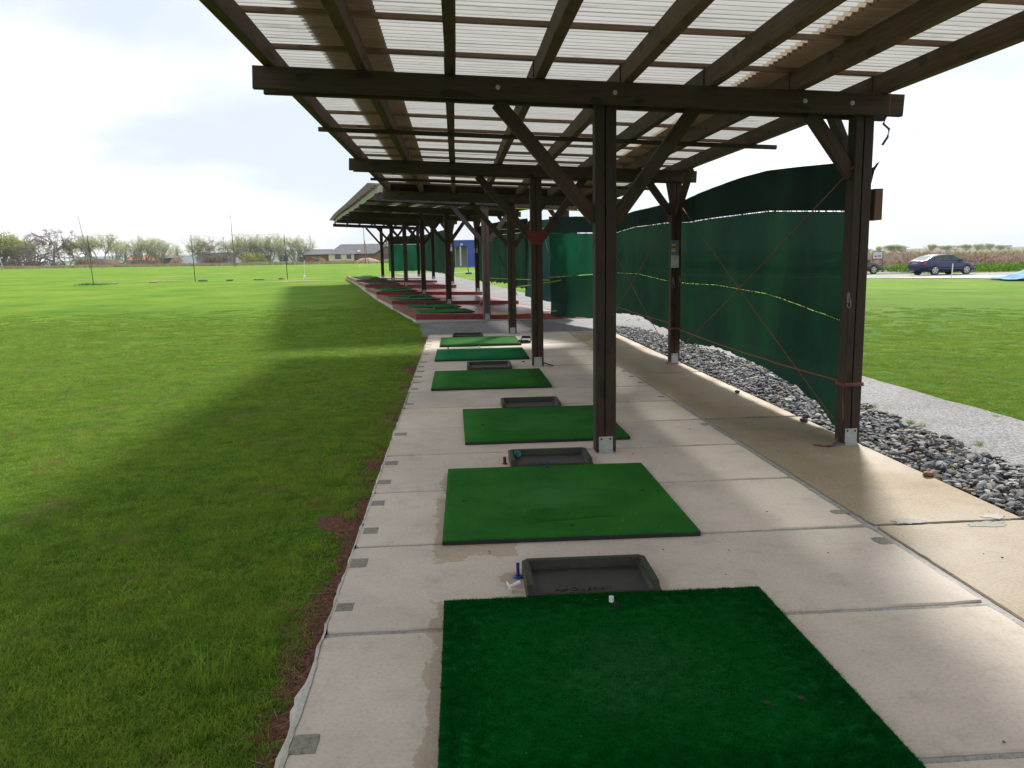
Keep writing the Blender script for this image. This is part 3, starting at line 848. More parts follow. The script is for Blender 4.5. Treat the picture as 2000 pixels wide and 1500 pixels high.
# ------------------------------------------------------------------ ball trays
def tray_thing(loc, rz, label, w=.645, d=.40, letters=False):
    t = empty('ball_tray', loc, rz, label=label, cat='ball tray', group='black rubber ball trays beside the mats')
    h, wt = .062, .040
    nseg = 4
    mb = MB()
    # rim walls: back, two sides that step down to the open front lip; chamfered outer corners
    def wall(poly): mb.prism(poly, 0, 1)
    out = [(-w / 2, -d / 2), (w / 2, -d / 2), (w / 2, d / 2 - .025), (w / 2 - .025, d / 2), (-w / 2 + .025, d / 2), (-w / 2, d / 2 - .025)]
    inn = [(-w / 2 + wt, -d / 2 + .018), (w / 2 - wt, -d / 2 + .018), (w / 2 - wt, d / 2 - wt), (w / 2 - wt - .004, d / 2 - wt + .003), (-w / 2 + wt + .004, d / 2 - wt + .003), (-w / 2 + wt, d / 2 - wt)]
    low = .022
    zo = [low + .014, low + .014, h, h, h, h]
    n = 6
    def ring(p, z): return [(a[0], a[1], zz) for a, zz in zip(p, z)]
    rim_o = [(a[0] * 1.0, a[1], zz) for a, zz in zip(out, zo)]
    def shrink(p, k): return [(a[0] - math.copysign(k, a[0]), a[1] - math.copysign(k, a[1])) for a in p]
    vs = [(a[0], a[1], 0.002) for a in out] + [(a[0], a[1], zz - .008) for a, zz in zip(out, zo)] + [(a[0], a[1], zz) for a, zz in zip(shrink(out, .007), zo)]
    top_in = [(a[0] - math.copysign(.010, a[0]) * -1, a[1], zz) for a, zz in zip(inn, [low + .006, low + .006, h, h, h, h])]
    vs += top_in + [(a[0], a[1], .014) for a in shrink(inn, .012)]
    fs = []
    for r_ in range(4):
        for i in range(n): fs.append((r_ * n + i, r_ * n + (i + 1) % n, (r_ + 1) * n + (i + 1) % n, (r_ + 1) * n + i))
    mb.add(vs, fs)
    # the side walls keep their height until shortly before the front
    for sx in (-1, 1):
        x0, x1 = sorted((sx * (w / 2 - .004), sx * (w / 2 - wt + .006)))
        mb.prism([(-d / 2 + .012, low), (-d / 2 + .050, h - .001), (d / 2 - .03, h - .001), (d / 2 - .03, low)], x0, x1)
    link('tray_rim', fix_normals(mb.mesh('tray_rim', M_traymoss)), t)
    mb = MB(); mb.box(-w / 2 + .03, w / 2 - .03, -d / 2 + .016, d / 2 - .03, .004, .0165); link('tray_floor', mb.mesh('tray_floor', M_tray), t)
    mb = MB(); mb.box(-w / 2 + .01, w / 2 - .01, -d / 2 + .003, -d / 2 + .018, .004, .030); link('front_lip', mb.mesh('front_lip', M_tray), t)
    if letters:
        cu = bpy.data.curves.new('raised_lettering', 'FONT'); cu.body = 'Duchell'; cu.size = .056; cu.extrude = .0022; cu.space_character = 1.15
        tmp = bpy.data.objects.new('tmp', cu); COL.objects.link(tmp)
        dg = bpy.context.evaluated_depsgraph_get(); me = bpy.data.meshes.new_from_object(tmp.evaluated_get(dg)); bpy.data.objects.remove(tmp)
        me.materials.clear(); me.materials.append(simple('raised_letter_rubber', (0.02, 0.021, 0.019), .45, .2, 9, 0))
        link('raised_lettering', me, t, (-.105, -.135, .0175))
        mb = MB(); mb.lathe([(.020, 0), (.020, .003), (.012, .004)], 12); mb.prism([(-.005, .001), (.005, .001), (.005, .005), (-.005, .005)], -.030, .03)
        link('raised_emblem', mb.mesh('raised_emblem', bpy.data.materials['raised_letter_rubber']), t, (-.148, -.118, .0165))
    return t
tray_thing((.618, 3.80, .002), -.012, 'nearest black ball tray with raised lettering, behind the foreground mat', letters=True)
tray_thing((.704, 6.235, .002), -.010, 'black ball tray holding a teal tee, left of the near middle post', w=.64, d=.42, letters=True)
tray_thing((.780, 8.72, .002), -.006, 'black ball tray behind the mat of the near middle post', w=.64, d=.46)
tray_thing((.462, 12.03, .002), 0, 'black ball tray left of the second middle post foot', w=.66, d=.55)
tray_thing((.22, 17.08, .002), 0, 'black ball tray at the far end of the slabs behind the last mat', w=.64, d=.45)
tray_thing((1.335, 15.85, .002), 1.45, 'black ball tray turned sideways at the right of the last mat', w=.85, d=.24)

# ------------------------------------------------------------------ rubber tees
def tee(loc, mat, label, h=.075, tilt=(0, 0, 0), disc=.030, r=.009):
    t = empty('rubber_tee', loc, label=label, cat='golf tee', group='rubber tees'); t.rotation_euler = tilt
    mb = MB(); mb.lathe([(disc, 0), (disc, .003), (disc * .55, .006), (.0095, .008)], 20); link('tee_base', smooth(mb.mesh('tee_base', mat)), t)
    mb = MB(); mb.lathe([(r, .006), (r * .95, h * .6), (r, h), (r * .7, h), (r * .65, h - .01)], 14); link('tee_tube', mb.mesh('tee_tube', mat), t)
def stub(loc, mat, label, h=.02, r=.011):
    mb = MB(); mb.lathe([(r, 0), (r, h), (r * .7, h), (r * .68, h - .008)], 14)
    tag(link('rubber_tee', mb.mesh('rubber_tee', mat), None, loc), label, 'golf tee', 'rubber tees')
tee((.273, 3.905, .002), M_bluep, 'blue rubber tee standing on its disc at the left end of the nearest tray')
tee((.215, 3.715, .030), M_whitep, 'white rubber tee tipped on its side behind the foreground mat', .06, (0, math.radians(72), math.radians(15)))
stub((.672, 3.487, .034), M_whitep, 'white tee stub poking out of the nearest mat', .026)
stub((.680, 3.405, .034), M_rub, 'short black tee stub just in front of the white one in the nearest mat', .03, .010)
stub((.648, 5.925, .034), M_bluep, 'blue tee poking from the rear edge of the wrinkled mat', .05, .011)
tee((.345, 6.215, .002), M_dredp, 'dark red tee standing left of the second tray', .055, disc=.02, r=.013)
tee((.455, 6.34, .045), M_tealp, 'teal rubber tee tipped over inside the second tray', .06, (math.radians(60), math.radians(-25), 0), disc=.032)
stub((.36, 11.50, .034), M_bluep, 'blue tee in the rear edge of the mat left of the second post', .05)
stub((-.17, 14.38, .034), M_bluep, 'dark blue tee at the rear left corner of the emerald mat', .06)
stub((.38, 14.36, .034), M_whitep, 'pale tee at the middle of the rear edge of the emerald mat', .05)
stub((.40, 16.60, .034), M_bluep, 'dark tee at the rear edge of the last mat on the slabs', .06)
mb = MB(); mb.box(-.02, .02, -.012, .012, 0, .012); tag(link('wood_chip', mb.mesh('wood_chip', M_post), None, (1.02, 12.55, .002), (0, 0, .4)), 'small dark wood chip on the slab left of the second middle post', 'wood chip')

# ------------------------------------------------------------------ shelters
RB = lambda off: 2.989 - .0463 * off                    # top of the cross beams, by offset from the pad origin
def corr_mesh(w, d, mats, mi_of, pitch=.0945, amp=.021, nx=6):
    """corrugated sheet: waves run across y, ridges along x; origin at the lower left corner"""
    k = int(round(d / pitch)) * 6
    vs, fs, mi = [], [], []
    for j in range(k + 1):
        y = d * j / k
        for i in range(nx + 1): vs.append((w * i / nx, y, amp * math.sin(2 * PI * y / pitch)))
    for j in range(k):
        for i in range(nx):
            fs.append((j * (nx + 1) + i, j * (nx + 1) + i + 1, (j + 1) * (nx + 1) + i + 1, (j + 1) * (nx + 1) + i)); mi.append(mi_of(w * (i + .5) / nx))
    me = bpy.data.meshes.new('roof_sheet'); me.from_pydata(vs, [], fs)
    for q in mats: me.materials.append(q)
    me.polygons.foreach_set('material_index', mi); me.update()
    return smooth(me)

def shoe(parent, w, d, seed):
    """bolted steel shoe wrapped under the post foot; local frame of the post: x along the post"""
    mb = MB()
    t = .004
    mb.box(-.008, .128, -w * .33, w * .36, d / 2 + .001, d / 2 + t + .001)       # face plate (toward the camera)
    mb.box(-.014, -.004, -w * .35, w * .38, -d / 2 - .01, d / 2 + .03)          # foot plate
    mb.box(-.008, .016, -w * .33, w * .36, d / 2 + .001, d / 2 + .022)          # rounded heel
    o = link('post_shoe', mb.mesh('post_shoe', M_galv), parent)
    for q in (-1, 1):
        b = MB(); b.lathe([(.008, 0), (.008, .005), (.004, .006)], 8)
        link('bolt_head', b.mesh('bolt_head', M_dark), o, (.108, q * w * .22 + .002, d / 2 + .005))
    return o

def post(parent, x, y, z0, z1, w, d, shoe_on=True, seed=0, mat=None):
    o = bar('post', (x, y, z0), (x, y, z1), w, d, mat or M_post, parent, up=(0, -1, 0), groove=False)
    return o
def post_g(parent, p0, p1, w, d, fwd, mat=None, shoe_on=True):
    """post with a crack down the face that looks along -fwd; its local z points to -fwd"""
    key = ('post', round((Vector(p1) - Vector(p0)).length, 2), w, d, (mat or M_post).name)
    L = (Vector(p1) - Vector(p0)).length
    if key not in _bar_cache:
        a, b, ch = w / 2, d / 2, .007
        poly = [(-a + ch, -b), (a - ch, -b), (a, -b + ch), (a, b - ch), (a - ch, b), (.012, b), (.006, b - .02), (.0, b), (-a + ch, b), (-a, b - ch), (-a, -b + ch)]
        n = len(poly); nx = 6; vs = []
        rr_ = random.Random(len(_bar_cache))
        for i in range(nx):
            s = rr_.uniform(-.006, .006)
            vs += [(L * i / (nx - 1), q[0] + (s if 5 <= k <= 7 else 0), q[1]) for k, q in enumerate(poly)]
        fs = [tuple(range(n - 1, -1, -1)), tuple((nx - 1) * n + k for k in range(n))]
        for i in range(nx - 1): fs += [(i * n + k, i * n + (k + 1) % n, (i + 1) * n + (k + 1) % n, (i + 1) * n + k) for k in range(n)]
        m = MB(); m.add(vs, fs); _bar_cache[key] = fix_normals(m.mesh('post', mat or M_post))
    x = (Vector(p1) - Vector(p0)).normalized(); z = -Vector(fwd).normalized(); y = z.cross(x).normalized(); z = x.cross(y)
    M = Matrix((x, y, z)).transposed().to_4x4(); M.translation = Vector(p0)
    pm = Matrix.LocRotScale(parent.location, parent.rotation_euler, None)
    o = link('post', _bar_cache[key], parent, M=pm.inverted() @ M)
    if shoe_on: shoe(o, w, d, 1)
    return o

def build_shelter(frames, label, first, group=None):
    """frames: list of (origin point of the middle post, dir u along the row, n across) with ground height zb and roof lift"""
    t = empty('range_shelter', frames[0 if not first else 2]['p'], label=label, cat='open shelter', group=group)
    N = len(frames)
    def at(fr, off, lift, along=0):   # off measured from pad origin: middle posts stand at 1.2
        p = Vector(fr['p']); n, u = fr['n'], fr['u']
        q = p + n * (off - 1.2) + u * along
        return Vector((q.x, q.y, fr['z'] + lift))
    for i, fr in enumerate(frames):
        u, n = fr['u'], fr['n']; up = Vector((0, 0, 1))
        bm_ = fr.get('mat', M_beam)
        wL, wR = (.168, .150)
        mid = at(fr, 1.2, .012, .07); top = at(fr, 1.2, RB(1.2) - .02, .07)
        post_g(t, mid, top, wL, .14, u, fr.get('pmat'), True)
        if fr.get('right', True):
            r0 = at(fr, 3.285, .012, .07); r1 = at(fr, 3.285, RB(3.285) - .02, .07)
            post_g(t, r0, r1, wR, .14, u, None, True)
        # pair of cross beams, one on each face of the posts
        for dy, e in ((-.030, 0), (.171, .035)):
            a = at(fr, -1.465 + e, RB(-1.465) - .083, dy); b = at(fr, 3.56 - e, RB(3.56) - .083, dy)
            bar('beam', a, b, .058, .166, bm_ if dy < 0 else M_beam, t)
        # braces
        def br(o0, z0, o1, z1, mat=M_beam): bar('brace', at(fr, o0, z0, .07), at(fr, o1, z1, .07), .07, .105, mat, t)
        br(1.13, 1.90, .36, 2.80, fr.get('pmat') or M_beam); br(1.27, 1.88, 1.93, 2.76, fr.get('pmat') or M_beam)
        if fr.get('right', True): br(3.22, 2.22, 2.86, 2.70)
        for s in (-1, 1):
            if fr.get('right', True) and 0 <= i + s < N and not (first and i == 2 and s == -1):
                bar('brace', at(fr, 3.29, 2.2, .07 + s * .05), at(fr, 3.33, 2.80, .07 + s * .62), .075, .10, M_beam, t)
        if fr.get('bolts'):
            for off in (2.76, 3.14, 1.26, .36):
                m = MB(); m.lathe([(.018, 0), (.018, .003), (.010, .004), (.010, .010)], 12)
                bo = link('bolt', m.mesh('bolt', M_galv), t)
                q = at(fr, off, RB(off) - .083, -.0595) - t.location
                bo.location = q; bo.rotation_euler = (PI / 2, 0, 0)
    # rafters along the row, purlins below them, battens above, sheets on top
    raf = [-1.35, -.665, 0, .685, 1.365, 2.03, 2.72, 3.40]
    for off in raf:
        for i in range(N - 1):
            fa, fb = frames[i], frames[i + 1]
            ea = -.55 if i == 0 else 0; eb = .16 if i == N - 2 else 0
            a = at(fa, off, RB(off) + .078, ea + .07); b = at(fb, off, RB(off) + .078, eb + .07)
            side = .004 * ((i % 2) * 2 - 1)
            bar('rafter', a + fa['n'] * side, b + fa['n'] * side, .078, .155, M_grey if (not first and off < -1) else M_raft, t)
    for i in range(N - 1):
        fa, fb = frames[i], frames[i + 1]
        def lerp(off, lift, s):
            return at(fa, off, lift) * (1 - s) + at(fb, off, lift) * s
        L = (Vector(fb['p']) - Vector(fa['p'])).length
        bar('purlin', lerp(-1.44, RB(-1.44) - .024, .50), lerp(3.66, RB(3.66) - .024, .50), .055, .045, M_beam, t)
        nb = 6 if i < N - 2 else 7
        for k in range(nb):
            s = (k + .12) / 6.0 + (.0 if k < 6 else .0)
            bar('batten', lerp(-1.47, RB(-1.47) + .180, s), lerp(3.50, RB(3.50) + .180, s), .045, .036, M_batt, t)
        # sheets
        ns = 6
        ang = math.atan2(-fa['u'].x, fa['u'].y)
        zs = (fb['z'] - fa['z'])
        for k in range(ns + (1 if i == N - 2 else 0)):
            s0 = (k - .02) / 6.0
            pL = lerp(0, 0, s0); pitch_up = math.atan2(zs, L)
            for (xo, w, me, dz) in SHEETS[0 if first else 1]:
                q = lerp(xo, RB(xo) + .222 + dz, s0) - t.location
                link('roof_sheet', me, t, q, (pitch_up, math.atan(.0463), ang))
    return t

LS = 5.50 / 6 + .012
wht, dirt, opq = M_sheet, M_sheett, M_sheeto
sheetA = corr_mesh(1.00, LS, [wht, dirt], lambda x: 1 if x > .50 else 0, LS / 10, nx=8)
sheetB = corr_mesh(4.00, LS, [wht, dirt], lambda x: 1 if (x < .5 or x > 3.56) else 0, LS / 10, nx=32)
sheetC = corr_mesh(1.08, LS, [wht, dirt], lambda x: 1 if x < .40 else 0, LS / 10, nx=10)
sheetO = corr_mesh(.62, LS, [opq], lambda x: 0, LS / 10, nx=4)
oA = corr_mesh(1.30, LS, [M_sheetg, opq], lambda x: 1 if x > 1.05 else 0, LS / 10, nx=10)
oB = corr_mesh(3.85, LS, [wht, opq], lambda x: 1 if (x % .68) < .22 else 0, LS / 10, nx=32)
SHEETS = {0: [(-1.48, 1.00, sheetA, .000), (-.98, 4.00, sheetB, .024), (2.56, 1.08, sheetC, .000)],
          1: [(-1.62, 1.30, oA, 0), (-.36, 3.85, oB, .024)]}

fr1 = []
for k, y in enumerate((-4.6, .93, 6.46, 12.0, 17.43)):
    fr1.append(dict(p=(1.2, y, 0), u=Vector((0, 1, 0)), n=Vector((1, 0, 0)), z=0.0, bolts=k == 2))
sh1 = build_shelter(fr1, 'near open timber shelter with a corrugated translucent roof over the concrete slabs', True)
# fascia that closes the far end of the near roof
a, b = Vector((-1.42, 17.66, RB(-1.42) + .085)), Vector((3.5, 17.66, RB(3.5) + .085))
bar('fascia', a, b, .03, .20, M_beam, sh1)
# red-brown gusset boards on the second middle post
mb = MB()
mb.prism([(-.165, .21), (-.085, 0), (.085, 0), (.165, .21), (.10, .21), (.085, .20), (-.085, .20), (-.10, .21)], -.022, 0, axis='y')
link('gusset_board', fix_normals(mb.mesh('gusset_board', M_gusset)), sh1, Vector((1.2, 11.998, 1.80)) - sh1.location)
# block of timber bolted outside the near right post, that carries the net
bar('spacer_block', (3.44, 6.56, 1.86), (3.44, 6.56, 2.11), .15, .07, M_raft, sh1, up=(1, 0, 0))

u2 = Vector((-.985, 5.42, 0)).normalized(); n2 = Vector((u2.y, -u2.x, 0))
zb = [.13, .25, .37, .52, .64, .69]
fr2 = []
for k in range(6):
    p = (.766 - .986 * k, 20.2 + 5.42 * k, zb[k])
    fr2.append(dict(p=p, u=u2, n=n2, z=zb[k], mat=M_lilac if k == 0 else None, pmat=M_lilac if k == 0 else None))
    if fr2[-1]['mat'] is None: del fr2[-1]['mat']; fr2[-1]['pmat'] = None
for f in fr2: f['p'] = (f['p'][0], f['p'][1], f['z'])
sh2 = build_shelter(fr2, 'far open timber shelter with an old brown roof over the red tee decks', False)
# board at the roof edge over the first lilac beam
q0 = Vector(fr2[0]['p'])

# ------------------------------------------------------------------ red tee decks
for k in range(6):
    lx, ly = -1.013 - .998 * k, 20.2 + 5.42 * k
    zt = [.288, .375, .475, .607, .690, .715][k]
    zl = [.0, .07, .15, .30, .40, .48][k]
    ln = 5.5 if k < 5 else 5.0
    W = 4.1
    d = empty('tee_deck', (lx, ly, 0), math.atan2(-u2.x, u2.y), label=[
        'nearest red wooden tee deck, its front board facing the gravel gap', 'second red tee deck, just behind and above the nearest one',
        'third red tee deck counted from the gravel gap', 'fourth red tee deck, behind the third middle post of the far shelter',
        'fifth red tee deck, the last but one toward the range end', 'farthest red tee deck at the end of the far shelter'][k],
        cat='wooden deck', group='stepped red tee decks under the far shelter')
    def sl_(x): return -.028 * x
    # front board, following the slight fall to the right
    def slab_box(name, x0, x1, y0, y1, h0, h1, mat):
        m = MB()
        m.add([(x0, y0, h0 + sl_(x0)), (x1, y0, h0 + sl_(x1)), (x1, y1, h0 + sl_(x1)), (x0, y1, h0 + sl_(x0)),
               (x0, y0, h1 + sl_(x0)), (x1, y0, h1 + sl_(x1)), (x1, y1, h1 + sl_(x1)), (x0, y1, h1 + sl_(x0))],
              [(0, 3, 2, 1), (4, 5, 6, 7), (0, 1, 5, 4), (1, 2, 6, 5), (2, 3, 7, 6), (3, 0, 4, 7)])
        return link(name, m.mesh(name, mat), d)
    fh = zt - .135
    slab_box('front_board', 0, W, 0, .045, fh, zt, M_red)
    for q in range(2):
        slab_box('side_board', 0, .045, .046 + q * (ln - .05) / 2, .044 + (q + 1) * (ln - .05) / 2, fh + .0, zt - .002 + .0, M_red)
    slab_box('rim_plank', .046, .21, .046, ln - .003, zt - .035, zt - .004, M_red)
    slab_box('deck_top', .212, W, .046, ln - .003, zt - .060, zt - .022, M_redtop)
    # concrete footing, seen as a pale band under the boards on the range side
    nb = 5
    for q in range(nb):
        m = MB(); a0, a1 = .01 + q * ln / nb, .0 + (q + 1) * ln / nb - .004
        m.box(.02, .30, a0, a1, zl - .25, fh - .003); link('footing_block', m.mesh('footing_block', M_foot), d)
    slab_box('front_footing', .302, W, .05, .20, zl - .25, fh - .005, M_foot)
    if k == 0:
        slab_box('front_kerb', -.02, W + .3, -.09, .048, zl - .30, fh - .004, M_foot)
    # mats and trays on each deck
    rz = math.atan2(-u2.x, u2.y)
    for j, (mx, my) in enumerate(((.92, 1.50), (1.02, 3.95))):
        w_, d_ = 1.5, 1.45
        pos = Vector((lx, ly, 0)) + n2 * mx + u2 * my
        mt = mat_thing((pos.x, pos.y, zt - .021 + sl_(mx)), w_, d_, rz + R.uniform(-.03, .03), (M_turfB, M_turfC)[(k + j) % 2],
                  ['front', 'rear'][j] + ' green mat on the ' + ['nearest', 'second', 'third', 'fourth', 'fifth', 'farthest'][k] + ' red deck', .032)
        if k < 5 or j == 1:
            pos = Vector((lx, ly, 0)) + n2 * (mx + .25) + u2 * (my + 1.0)
            if not (j == 1 and k < 5 and False):
                tray_thing((pos.x, pos.y, zt - .02 + sl_(mx)), rz, 'black ball tray behind the ' + ['front', 'rear'][j] + ' mat of the ' + ['nearest', 'second', 'third', 'fourth', 'fifth', 'farthest'][k] + ' red deck', w=.66, d=.34)

# ------------------------------------------------------------------ wind nets
def net_panel(name, path, top, bot, mat, parent, seed, amp=.05, ragged=.0, nz=10, step=.12, thick=.0):
    """hanging cloth along a plan path; top/bot are lists (s, z) along its length"""
    pts = [Vector((p[0], p[1], 0)) for p in path]
    cum = [0]
    for i in range(1, len(pts)): cum.append(cum[-1] + (pts[i] - pts[i - 1]).length)
    L = cum[-1]; ns = max(4, int(L / step))
    vs, fs = [], []
    for i in range(ns + 1):
        s = L * i / ns
        x = interp(s, cum, [p.x for p in pts]); y = interp(s, cum, [p.y for p in pts])
        j = min(len(pts) - 2, max(0, [c <= s for c in cum].count(True) - 1)); tdir = (pts[j + 1] - pts[j]).normalized(); nn = Vector((tdir.y, -tdir.x, 0))
        zt = interp(s, [q[0] for q in top], [q[1] for q in top]); zb_ = interp(s, [q[0] for q in bot], [q[1] for q in bot])
        zb_ += ragged * (mnoise.noise(Vector((s * 3.1, seed, 0))) + .6 * mnoise.noise(Vector((s * 9, seed, 3))))
        for k in range(nz + 1):
            f = k / nz; z = zb_ + (zt - zb_) * f
            o = amp * (mnoise.noise(Vector((s * .9, z * .7, seed))) + .35 * mnoise.noise(Vector((s * 3.5, z * 1.2, seed + 5)))) + amp * .25 * math.sin(s * 2.3 + z)
            o += .9 * amp * math.sin(PI * min(1, f * 1.0)) * (.5 + .5 * mnoise.noise(Vector((s * .5, 3, seed))))
            vs.append((x + nn.x * o, y + nn.y * o, z))
    w = nz + 1
    for i in range(ns):
        for k in range(nz): fs.append((i * w + k, i * w + k + 1, (i + 1) * w + k + 1, (i + 1) * w + k))
    m = MB(); m.add(vs, fs)
    return link(name, smooth(m.mesh(name, mat)), parent)

def lacing(parent, path, zf, mat, gap, seed, dens=.10, rad=.0045):
    """stitches that close the slit between two strips"""
    rr_ = random.Random(seed); mb = MB()
    pts = [Vector((p[0], p[1], 0)) for p in path]; cum = [0]
    for i in range(1, len(pts)): cum.append(cum[-1] + (pts[i] - pts[i - 1]).length)
    s = 0
    while s < cum[-1] - .1:
        q = [Vector((interp(v, cum, [p.x for p in pts]), interp(v, cum, [p.y for p in pts]), zf(v))) for v in (s, s + dens * .6)]
        a = q[0] + Vector((-.012, 0, -gap)); b = q[1] + Vector((-.012, 0, gap))
        mb.tube([a, b], rad, 4); s += dens * rr_.choice((.5, .7, 1, 1.2, 2.6))
    return link('lacing', mb.mesh('lacing', mat), parent)

nA = empty('wind_net', (3.45, 12, 0), label='dark green shade netting hung along the right side of the near shelter', cat='shade net')
def P(path): return [(p[0] - nA.location.x, p[1] - nA.location.y) for p in path]
pathA = P([(3.36, 6.62), (3.41, 7.1), (3.43, 9), (3.43, 12), (3.43, 17.5)])
S = lambda lst: [(y - 6.55, z) for y, z in lst]
top = S([(6.55, 2.36), (7.1, 2.39), (8.0, 2.455), (8.83, 2.51), (9.6, 2.515), (10.6, 2.49), (11.4, 2.46), (12, 2.43), (13.2, 2.44), (15.4, 2.46), (17.5, 2.44)])
l1 = S([(6.55, 1.93), (7.07, 1.967), (8.8, 2.068), (10.5, 2.086), (11.8, 2.085), (13.1, 2.13), (15.4, 2.16), (17.5, 2.10)])
l2 = S([(6.55, .98), (7.03, 1.02), (7.9, 1.107), (8.7, 1.17), (10.5, 1.212), (11.8, 1.195), (13.1, 1.207), (15, 1.28), (17.5, 1.27)])
bt = S([(6.55, .03), (7.02, .08), (7.37, .178), (7.84, .28), (8.66, .345), (9.47, .372), (10.3, .39), (11.3, .342), (11.9, .29), (12.7, .393), (13.6, .432), (14.7, .496), (16.1, .464), (17.5, .39)])
off = lambda l, d: [(s, z + d) for s, z in l]
net_panel('top_band', pathA, top, off(l1, .0065), M_netd, nA, 1, .035, 0, 6)
net_panel('middle_panel', pathA, off(l1, -.003), off(l2, .004), M_net, nA, 1, .05, 0, 8)
net_panel('bottom_panel', pathA, off(l2, -.003), bt, M_net, nA, 1, .05, .035, 8, .06)
zf = lambda lst: (lambda s: interp(s, [q[0] for q in lst], [q[1] for q in lst]) + .003)
lacing(nA, pathA, zf(l1), M_netd, .014, 3, .05)
lacing(nA, pathA, zf(l2), M_ropey, .007, 4, .24, .0026)
lacing(nA, pathA, zf(l2), M_netd, .012, 9, .07)
for k in range(3):   # little tufts where the net is tied on top
    pass

nB = empty('wind_net', (2.9, 19, 0), label='bright green backlit net panel closing the gap between the two shelters', cat='shade net')
pathB = [(3.43 - 2.9, 17.55 - 19), (3.25 - 2.9, 18.3 - 19), (2.30 - 2.9, 20.0 - 19)]
net_panel('top_band', pathB, [(0, 2.47), (3, 2.62)], [(0, 2.13), (3, 2.23)], M_netd, nB, 7, .05, 0, 6)
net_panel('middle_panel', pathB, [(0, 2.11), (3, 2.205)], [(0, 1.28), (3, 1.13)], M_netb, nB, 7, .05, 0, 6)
net_panel('bottom_panel', pathB, [(0, 1.265), (3, 1.11)], [(0, .38), (1, .22), (3, .17)], M_net, nB, 7, .05, .03, 6)
lacing(nB, pathB, lambda s: 2.12 + .033 * s, M_netd, .016, 3, .085)
lacing(nB, pathB, lambda s: 1.272 - .05 * s, M_ropey, .012, 4, .1)

def off2(o, along, k=0):
    q = Vector((.766, 20.2, 0)) + n2 * (o - 1.2) + u2 * along; return (q.x, q.y)
nC = empty('wind_net', (2.4, 22, 0), label='patched dark green netting along the right posts of the far shelter, near end', cat='shade net')
def PC(l): return [(a[0] - 2.4, a[1] - 22) for a in l]
pc1 = PC([off2(3.45, -.3), off2(3.40, 2.2), off2(3.42, 4.6)])
net_panel('folded_panel', pc1, [(0, 2.62), (5, 2.72)], [(0, .36), (4.9, .46)], M_netw, nC, 12, .06, .03, 10)
pc2 = PC([off2(3.42, 4.2), off2(3.42, 8), off2(3.40, 11.6)])
net_panel('top_band', pc2, [(0, 2.80), (3.8, 2.88), (7.4, 2.86)], [(0, 2.40), (7.4, 2.46)], M_netd, nC, 14, .05, 0, 6)
net_panel('lower_panel', pc2, [(0, 2.395), (7.4, 2.455)], [(0, .66), (2.5, .80), (7.4, .78)], M_net, nC, 14, .06, .06, 10, .08)
nD = empty('wind_net', (-2, 44, 0), label='green netting round the far end of the far shelter, its end panel backlit', cat='shade net')
def PD(l): return [(a[0] + 2, a[1] - 44) for a in l]
pd1 = PD([off2(3.42, 16.9), off2(3.45, 22), off2(3.42, 27.4)])
net_panel('side_panel', pd1, [(0, 3.02), (5, 3.05), (10.5, 3.0)], [(0, .86), (4, .98), (10.5, 1.05)], M_net, nD, 22, .08, .05, 10)
pd2 = PD([off2(3.42, 27.5), off2(2.5, 27.9), off2(1.62, 28.2)])
net_panel('end_top_band', pd2, [(0, 3.03), (3, 3.02)], [(0, 2.55), (3, 2.58)], M_netd, nD, 25, .05, 0, 5)
net_panel('end_panel', pd2, [(0, 2.54), (3, 2.57)], [(0, 1.04), (3, 1.0)], M_netb, nD, 25, .05, .02, 8)

# torn net scrap on the outer side of the near right post
mb = MB()
for i, (a_, b_) in enumerate((((3.405, 6.56, 2.14), (3.44, 6.56, 2.30)), ((3.42, 6.56, 2.24), (3.475, 6.56, 2.335)))):
    mb.quad(a_, (a_[0] - .03, a_[1] + .02, a_[2] - .03), (b_[0] - .03, b_[1] + .01, b_[2] - .02), b_)
tag(link('net_scrap', mb.mesh('net_scrap', M_netd)), 'torn scrap of dark netting sticking out behind the near right post', 'net scrap')

# ------------------------------------------------------------------ ropes, hooks, notices
def sag(a, b, s=.0, n=10, wob=.0, seed=0):
    a, b = Vector(a), Vector(b)
    return [a.lerp(b, i / n) + Vector((wob * mnoise.noise(Vector((i * .7, seed, 1))), 0, -4 * s * (i / n) * (1 - i / n))) for i in range(n + 1)]
def rp(pts, label, mat=M_ropeo, r=.0042): return tag(rope('rope', pts, r, mat), label, 'rope')
rp(sag((3.20, 6.45, 2.28), (3.30, 11.97, .16), .02), 'orange rope from the near right post top down to the second right post foot')
rp(sag((3.34, 11.9, 2.30), (3.20, 6.62, .20), .02), 'orange rope from the second right post top down to the near right post foot')
rp(sag((3.29, 11.92, .53), (3.21, 6.60, .53), .03, 12, .02), 'orange rope stretched low and nearly level between the two near right posts', r=.007)
rp(sag((3.23, 12.1, 2.22), (3.30, 17.4, .22), .02), 'thin rope crossing the net down to the third right post', r=.006)
rp(sag((3.30, 17.3, 1.9), (3.26, 12.15, .10), .05), 'thin rope falling from the third right post to the second right post foot', r=.006)
rp(sag((3.24, 12.1, .60), (3.30, 17.4, .62), .03), 'orange rope stretched low between the second and third right posts', r=.006)
for k, (px, py, w_, d_, z_) in enumerate(((3.285, 6.53, .165, .155, .525), (3.285, 12.07, .165, .155, .53))):
    w2, d2 = w_ / 2, d_ / 2; pts = []
    for t_ in range(3):
        for (sx, sy) in ((-1, -1), (1, -1), (1, 1), (-1, 1)): pts.append((px + sx * w2, py + sy * d2, z_ - .011 * t_ + .002 * sx))
    rp(pts, ['turns of orange and blue rope wound round the near right post', 'turns of orange rope wound round the second right post'][k], r=.0055)
rp([(3.20, 6.448, .50), (3.203, 6.443, .506), (3.37, 6.443, .505), (3.372, 6.46, .505)], 'single turn of blue rope just under the orange one on the near right post', M_ropeb)
